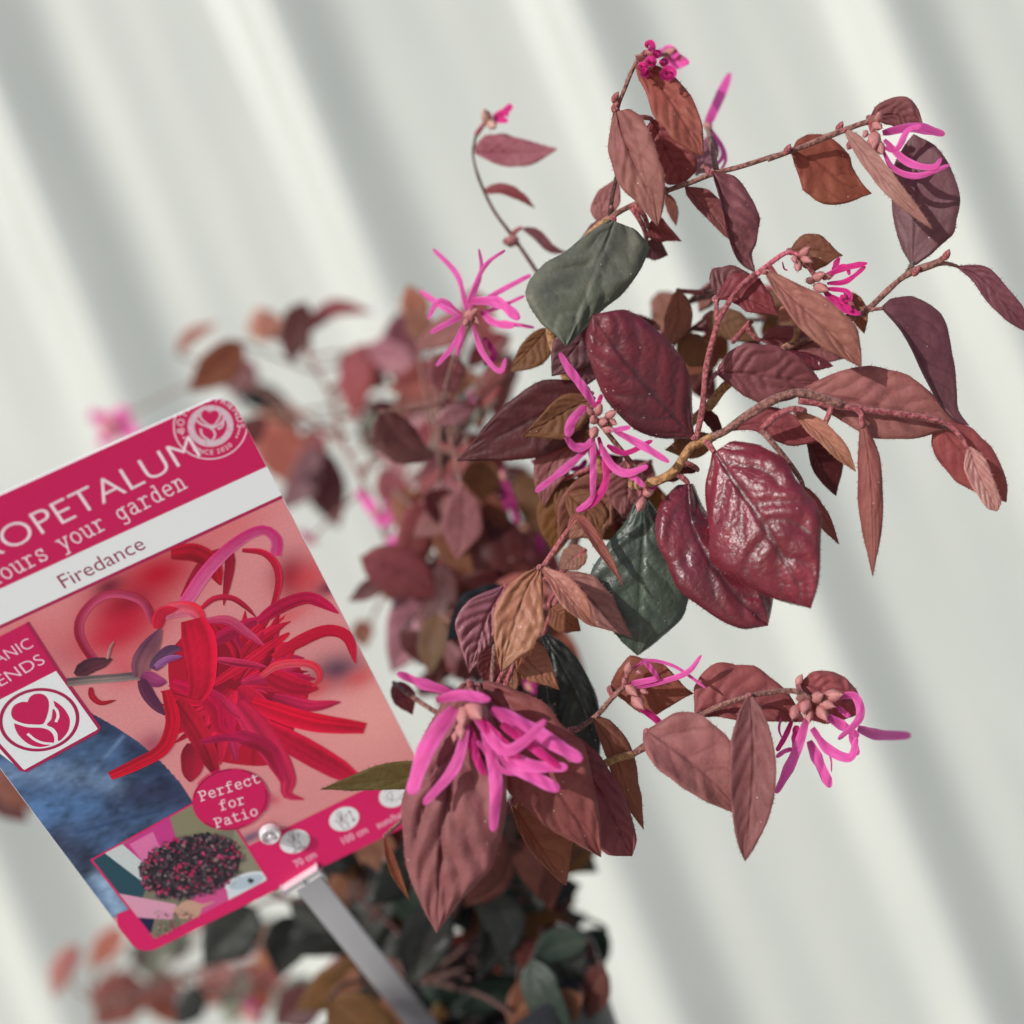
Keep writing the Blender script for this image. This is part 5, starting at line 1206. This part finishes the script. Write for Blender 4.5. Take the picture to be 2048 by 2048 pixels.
E_ = lambda cx, cy, rx, ry: ('o', [(cx + rx * math.cos(t), cy + ry * math.sin(t)) for t in np.linspace(0, 2 * math.pi, 15)[:-1]])
Lk = lambda *p: ('l', list(p)); Ck = lambda *p: ('c', list(p))
GL = {
 'c': [Ck((.48, .34), (.40, .44), (.28, .45), (.14, .36), (.11, .22), (.16, .07), (.30, 0), (.42, .02), (.50, .1)), Lk((.48, .45), (.48, .33))],
 'o': [E_(.3, .225, .2, .225)], 'l': [Lk((.18, .66), (.3, .66)), Lk((.3, .66), (.3, 0)), Lk((.14, 0), (.46, 0))],
 'u': [Lk((.05, .45), (.15, .45)), Ck((.15, .45), (.15, .14), (.2, .02), (.3, 0), (.44, .1)), Lk((.35, .45), (.45, .45)), Lk((.45, .45), (.45, 0)), Lk((.45, 0), (.55, 0))],
 'r': [Lk((.1, .45), (.22, .45)), Lk((.22, .45), (.22, 0)), Lk((.1, 0), (.4, 0)), Ck((.22, .3), (.32, .42), (.42, .45), (.5, .4))],
 's': [Ck((.45, .35), (.38, .45), (.24, .45), (.15, .36), (.2, .26), (.38, .2), (.47, .11), (.4, 0), (.24, 0), (.13, .08)), Lk((.46, .45), (.46, .34)), Lk((.13, .12), (.13, 0))],
 'y': [Lk((.03, .45), (.2, .45)), Lk((.12, .45), (.3, .02)), Lk((.4, .45), (.57, .45)), Lk((.48, .45), (.22, -.2)), Lk((.08, -.2), (.28, -.2))],
 'g': [E_(.27, .24, .16, .2), Lk((.43, .45), (.55, .45)), Ck((.43, .45), (.43, .0), (.4, -.17), (.28, -.2), (.14, -.17))],
 'a': [Ck((.15, .4), (.26, .45), (.38, .42), (.42, .3), (.42, 0)), Lk((.42, 0), (.53, 0)), Ck((.42, .26), (.26, .26), (.12, .18), (.13, .05), (.25, 0), (.36, .05), (.42, .12))],
 'd': [E_(.27, .22, .16, .22), Lk((.43, .66), (.43, 0)), Lk((.32, .66), (.43, .66)), Lk((.43, 0), (.54, 0))],
 'e': [Lk((.12, .24), (.48, .24)), Ck((.48, .24), (.44, .4), (.3, .45), (.15, .38), (.11, .22), (.17, .06), (.32, 0), (.48, .06))],
 'n': [Lk((.05, .45), (.16, .45)), Lk((.16, .45), (.16, 0)), Lk((.06, 0), (.26, 0)), Ck((.16, .3), (.26, .43), (.38, .44), (.44, .33), (.44, 0)), Lk((.35, 0), (.54, 0))],
 'P': [Lk((.07, .62), (.32, .62)), Ck((.32, .62), (.48, .57), (.5, .46), (.46, .34), (.32, .29)), Lk((.32, .29), (.17, .29)), Lk((.17, .62), (.17, 0)), Lk((.06, 0), (.3, 0))],
 'f': [Lk((.1, 0), (.4, 0)), Ck((.24, 0), (.24, .5), (.28, .63), (.4, .66), (.5, .62)), Lk((.1, .45), (.46, .45))],
 't': [Lk((.08, .45), (.46, .45)), Ck((.22, .6), (.22, .12), (.28, .01), (.38, 0), (.5, .05))],
 'i': [Lk((.14, .45), (.3, .45)), Lk((.3, .45), (.3, 0)), Lk((.13, 0), (.47, 0)), Lk((.28, .61), (.32, .61))], ' ': []}
def slab(text, crop, p0, p1, col, h, asp=1.0, w=.075, pitch=.6):
    a, b = uv_of(crop, [p0, p1]); ux = b - a; Lx = np.linalg.norm(ux); ux /= Lx; uy = np.array([ux[1], -ux[0]])
    em = Lx / (pitch * len(text)); pr = Print(); kk = 0
    for i, ch in enumerate(text):
        for kind, pts in GL[ch]:
            q = np.array([a + ux * em * (x + i * pitch) + uy * em * asp * y for x, y in pts])
            pr.stroke(q, w * em, col, h + (kk % 7) * .004 * MM, closed=(kind == 'o'), curve=(kind != 'l')); kk += 1
    pr.build("lettering", M_FLAT, card)
slab("colours your garden", 't1', (-200, 1408), (1212, 686), LET, .12 * MM, 1.28, .07)
slab("Perfect", 't3', (690, 280), (1028, 172), (250, 226, 234), 1.0 * MM, 1.25, .085)
slab("for", 't3', (800, 332), (944, 290), (250, 226, 234), 1.0 * MM, 1.25, .085)
slab("Patio", 't3', (775, 428), (1016, 352), (250, 226, 234), 1.0 * MM, 1.25, .085)

# ---- emblems: round seal with arc text; heart-and-hand mark
def circ(c, r, n=60): return np.array([c + r * np.array([math.cos(t), math.sin(t)]) for t in np.linspace(0, 2 * math.pi, n, endpoint=False)])
sl = Print(); S_ = CROP['t1'][2] * D / FPX
c0 = uv_of('t1', [(1357, 297)])[0]
rO = np.linalg.norm(uv_of('t1', [(1588, 300)])[0] - uv_of('t1', [(1117, 300)])[0]) / 2
sl.stroke(circ(c0, rO), .00028, LET, .09 * MM, closed=True, n=120)
SEAL = (226, 196, 208)
sl.poly(circ(c0, rO * .625), SEAL, .10 * MM)
sl.poly(circ(c0 + np.array([0, rO * .0]), rO * .445), HEAD, .105 * MM)
def T1(pts): return uv_of('t1', pts)
heart1 = [(1352, 214), (1325, 188), (1292, 196), (1282, 228), (1300, 262), (1368, 304), (1412, 258), (1424, 222), (1405, 192), (1372, 192)]
sl.poly(cr(np.vstack([T1(heart1), T1(heart1[:1])]), 50), SEAL, .11 * MM)
hs_ = T1(heart1); hc = hs_.mean(0); sl.poly(cr(np.vstack([hc + (hs_ - hc) * .82, hc + (hs_[:1] - hc) * .82]), 50), HEAD, .115 * MM)
for i, p in enumerate([[(1268, 262), (1300, 285), (1352, 306), (1378, 330), (1384, 360), (1364, 392)], [(1368, 306), (1400, 296), (1436, 262), (1452, 236)], [(1292, 318), (1304, 356), (1352, 392)], [(1440, 246), (1432, 296), (1408, 314)]]):
    sl.stroke(T1(p), 13 * S_, SEAL, (.12 + .003 * i) * MM)
for (x, y) in [(1545, 305), (1540, 325), (1533, 345), (1524, 366), (1172, 345), (1184, 372)]:
    sl.poly(circ(T1([(x, y)])[0], .00025, 10), LET, .1 * MM)
for i in range(70):      # worn specks in the stamp ring
    a = rng.random() * 6.28; rr = rO * rng.uniform(.46, .62)
    sl.poly(circ(c0 + rr * np.array([math.cos(a), math.sin(a)]), rng.uniform(.00005, .00014), 6), HEAD, .125 * MM)
sl.build("seal_emblem", M_FLAT, card)
def arc_text(text, c, r, a_mid, size, col, h, flip=False, span=1.0, bold=.0):
    pr = Print(); adv = []
    gl = []
    for ch in text:
        cu = bpy.data.curves.new("t", 'FONT'); cu.body = ch; cu.fill_mode = 'FRONT'; cu.offset = bold; cu.resolution_u = 3
        ob = bpy.data.objects.new("t", cu); COL.objects.link(ob); dg = bpy.context.evaluated_depsgraph_get()
        me = bpy.data.meshes.new_from_object(ob.evaluated_get(dg))
        co = np.array([v.co[:2] for v in me.vertices]) if len(me.vertices) else np.zeros((0, 2)); fs = [list(p.vertices) for p in me.polygons]
        bpy.data.objects.remove(ob); bpy.data.curves.remove(cu); bpy.data.meshes.remove(me)
        gl.append((co, fs)); adv.append((co[:, 0].max() - co[:, 0].min() + .12) if len(co) else .3)
    tot = sum(adv); sc2 = size / CAPH; ang_tot = span; x = 0
    for (co, fs), ad in zip(gl, adv):
        th_ = (x + ad / 2) / tot - .5; x += ad
        if not len(co): continue
        ang = a_mid + (th_ * ang_tot if not flip else -th_ * ang_tot)
        rad_ = np.array([math.cos(ang), math.sin(ang)]); tan = np.array([-rad_[1], rad_[0]])
        if flip: rad_, tan = -rad_, -tan
        base = c + (rad_ if not flip else -rad_) * (r if not flip else r + size)
        cx = (co[:, :1] + -(co[:, 0].max() + co[:, 0].min()) / 2) * sc2
        pr.add(base + cx * tan + co[:, 1:2] * sc2 * rad_, fs, col, h)
    pr.build("lettering", M_FLAT, card)
def ang_of(p): d = T1([p])[0] - c0; return math.atan2(d[1], d[0])
arc_text("BOTANIC FRIENDS", c0, rO * .73, ang_of((1345, 130)) , rO * .19, LET, .1 * MM, span=3.5)
arc_text("SINCE 2020", c0, rO * .72, ang_of((1372, 455)), rO * .14, LET, .1 * MM, flip=True, span=1.45)

lg = Print()
def T2(p): return uv_of('t2', p)
cc = T2([(305, 772)])[0]; rr = np.linalg.norm(T2([(615, 772)])[0] - T2([(0, 772)])[0]) / 2
lg.stroke(circ(cc, rr * .965), .0009, RULE, .36 * MM, closed=True, n=120)
LOGO = (206, 30, 92)
def smooth_poly(p, h): q = T2(p); lg.poly(clip(cr(np.vstack([q, q[:1]]), 90)), LOGO, h)
smooth_poly([(212, 632), (165, 632), (108, 660), (86, 712), (104, 764), (180, 798), (260, 806), (326, 804), (352, 770), (376, 690), (374, 620), (340, 576), (280, 568), (232, 592)], .37 * MM)
smooth_poly([(108, 796), (210, 826), (320, 832), (380, 852), (414, 894), (416, 944), (380, 968), (300, 980), (220, 956), (150, 896), (118, 840)], .372 * MM)
smooth_poly([(412, 622), (446, 640), (500, 690), (538, 764), (530, 846), (490, 906), (450, 934), (444, 880), (414, 836), (362, 808), (396, 764), (408, 690), (424, 676)], .374 * MM)
for i, p in enumerate([[(218, 882), (268, 922), (330, 948), (404, 956)], [(416, 672), (440, 700), (448, 744), (434, 780)], [(394, 690), (380, 760), (352, 800)]]):
    lg.stroke(T2(p), 21 * CROP['t2'][2] * D / FPX, WHITE, (.38 + .003 * i) * MM)
lg.build("logo_emblem", M_FLAT, card)

# ---- care icons
ic = Print(); S6 = CROP['t6'][2] * D / FPX; IN_C = (120, 60, 82)
def T6(p): return uv_of('t6', p)
kk = [0]
def st(p, closed=False, curve=True, w=9):
    kk[0] += 1; ic.stroke(T6(p), w * S6, IN_C, (.45 + .004 * (kk[0] % 9)) * MM, closed=closed, curve=curve)
for (cx, cy) in ((660, 740), (1257, 468), (1858, 180)):
    c = T6([(cx, cy)])[0]; r_ = np.linalg.norm(T6([(cx + 183, cy)])[0] - T6([(cx - 183, cy)])[0]) / 2
    ic.poly(circ(c, r_ * .97), WHITE, .42 * MM)
for dx, dy in ((0, 0), (578, -235)):
    o2 = lambda pts: [(x + dx, y + dy) for x, y in pts]
    st(o2([(620, 758), (712, 716), (724, 742), (634, 782), (620, 758)]), curve=False)
    st(o2([(638, 784), (678, 826)]), curve=False); st(o2([(678, 826), (744, 800)]), curve=False); st(o2([(744, 800), (716, 748)]), curve=False)
    st(o2([(628, 645), (640, 690), (658, 730)]))
    st(o2([(650, 700), (596, 668), (598, 632), (628, 616), (648, 650), (642, 690)]), True)
    st(o2([(656, 712), (662, 678), (708, 648), (704, 690), (676, 708)]), True)
    st(o2([(570, 732), (600, 706), (646, 722), (612, 746)]), True)
st([(646, 870), (790, 800)], curve=False)
for a in (((646, 870), (678, 862)), ((646, 870), (664, 842)), ((790, 800), (762, 802)), ((790, 800), (772, 826))): st(a, curve=False)
st([(1312, 368), (1380, 492)], curve=False)
for a in (((1312, 368), (1310, 402)), ((1312, 368), (1342, 380)), ((1380, 492), (1382, 460)), ((1380, 492), (1350, 478))): st(a, curve=False)
st([(1840, 130), (1795, 150), (1775, 190), (1800, 225), (1850, 235)]); st([(1830, 160), (1840, 200), (1835, 235), (1880, 240), (1930, 215), (1945, 180)])
for a in (((1765, 252), (1778, 238)), ((1822, 272), (1822, 252)), ((1735, 215), (1755, 210))): st(a, curve=False)
ic.build("care_icons", M_FLAT, card)

# ---- clear button, clip and stake
def clear_mat(name, c, tr, rough):
    m, N, L, B, out = new_mat(name); B.inputs["Base Color"].default_value = (*lin(c), 1); B.inputs["Roughness"].default_value = rough
    B.inputs["Transmission Weight"].default_value = tr; B.inputs["IOR"].default_value = 1.45; B.inputs["Specular IOR Level"].default_value = .6
    return m
M_CLEAR = clear_mat("clear_plastic", (244, 240, 244), .45, .16); M_STAKE = clear_mat("frosted_plastic", (244, 242, 244), .0, .4)
nt_s = M_STAKE.node_tree; bs_ = nt_s.nodes["Principled BSDF"]; ts_ = nt_s.nodes.new("ShaderNodeBsdfTranslucent"); ts_.inputs[0].default_value = (.9, .89, .9, 1)
ms_ = nt_s.nodes.new("ShaderNodeMixShader"); ms_.inputs[0].default_value = .4
nt_s.links.new(bs_.outputs[0], ms_.inputs[1]); nt_s.links.new(ts_.outputs[0], ms_.inputs[2]); nt_s.links.new(ms_.outputs[0], nt_s.nodes["Material Output"].inputs[0])
def frame_lathe(c_uv, prof, seg=36):
    V = []; F = []
    for r_, h in prof:
        for j in range(seg):
            t = 2 * math.pi * j / seg; V.append(C0 + (c_uv[0] + r_ * math.cos(t)) * EU + (c_uv[1] + r_ * math.sin(t)) * EV + h * EN)
    for i in range(len(prof) - 1):
        for j in range(seg): k_ = (j + 1) % seg; F.append([i * seg + j, i * seg + k_, (i + 1) * seg + k_, (i + 1) * seg + j])
    return np.array(V), F
bcn = T6([(352, 600)])[0]; br = 138 * S6
v, f = frame_lathe(bcn, [(br * .99, .0011), (br * 1.03, .0016), (br * 1.0, .0026), (br * .90, .0032), (br * .80, .0033), (br * .70, .0028), (br * .30, .0026), (br * .22, .0032), (br * .12, .0035), (.00002, .0036)])
mesh_obj("button", v, f, M_CLEAR, label)
v, f = frame_lathe(bcn, [(br * .5, -.004), (br * .5, .0012), (br * 1.02, .0012), (br * 1.02, .0010), (br * .5, .0010)])
mesh_obj("button_post", v, f, M_CLEAR, label)
def slab3(c, ax, ay, az, mat, name, bev=.0004):
    bm = bmesh.new(); bmesh.ops.create_cube(bm, size=1.0)
    for v_ in bm.verts:
        q = c + ax * v_.co.x + ay * v_.co.y + az * v_.co.z; v_.co = Vector(q)
    bmesh.ops.bevel(bm, geom=list(bm.edges), offset=bev, segments=2, affect='EDGES')
    V = np.array([v_.co[:] for v_ in bm.verts]); bm.verts.index_update(); F = [[v_.index for v_ in f_.verts] for f_ in bm.faces]; bm.free()
    return mesh_obj(name, V, F, mat, label, smooth=False)
cl = T6([(510, 1275), (920, 1015), (968, 1062), (560, 1345)])
cm = cl.mean(0); lu = np.linalg.norm(cl[1] - cl[0]); 
du = (cl[1] - cl[0]) / lu; dv = np.array([-du[1], du[0]])
hv = abs((cl[3] - cl[0]) @ dv)
to3 = lambda d: d[0] * EU + d[1] * EV
cc3 = C0 + cm[0] * EU + cm[1] * EV
slab3(cc3 + EN * .0004, to3(du) * lu, to3(dv) * hv, EN * .0034, M_CLEAR, "clip")
slab3(cc3 + EN * .0021, to3(du) * .0009, to3(dv) * hv * 1.02, EN * .0012, M_CLEAR, "clip_rib", .0002)
slab3(cc3 + EN * .0020 - to3(dv) * hv * .44, to3(du) * lu * .98, to3(dv) * .0006, EN * .0010, M_CLEAR, "clip_lip", .0002)
# stake: flat bar from behind the card down into the soil
top = C0 + bcn[0] * EU + (bcn[1] - .004) * EV - EN * .0028
mid_ = cc3 - EN * .0018 + to3(dv) * hv * .3
foot = np.array(stake_foot)
def bar(path, w, th, name):
    path = np.asarray(path); V = []; F = []
    for i, p in enumerate(path):
        t = path[min(i + 1, len(path) - 1)] - path[max(i - 1, 0)]; t /= np.linalg.norm(t)
        s = EU - EU.dot(t) * t; s /= np.linalg.norm(s); nn = np.cross(s, t)
        wi = w if np.isscalar(w) else w[i]
        for a, b in ((-1, -1), (-1, 1), (-.8, 1.25), (.8, 1.25), (1, 1), (1, -1)): V.append(p + s * a * wi / 2 + nn * b * th / 2)
    m_ = 6
    for i in range(len(path) - 1):
        for j in range(m_): k_ = (j + 1) % m_; F.append([i * m_ + j, i * m_ + k_, (i + 1) * m_ + k_, (i + 1) * m_ + j])
    F.append(list(range(m_))[::-1]); F.append([(len(path) - 1) * m_ + j for j in range(m_)])
    return mesh_obj(name, V, F, M_STAKE, label, smooth=False)
n_ = 14; tt = np.linspace(0, 1, n_)[:, None]
down = (foot - mid_)
path = np.vstack([top[None], mid_ * (1 - tt) + (foot + down * .12) * tt])
bar(path, np.concatenate([[.007], np.linspace(.0078, .0086, n_)]), .0018, "stake")
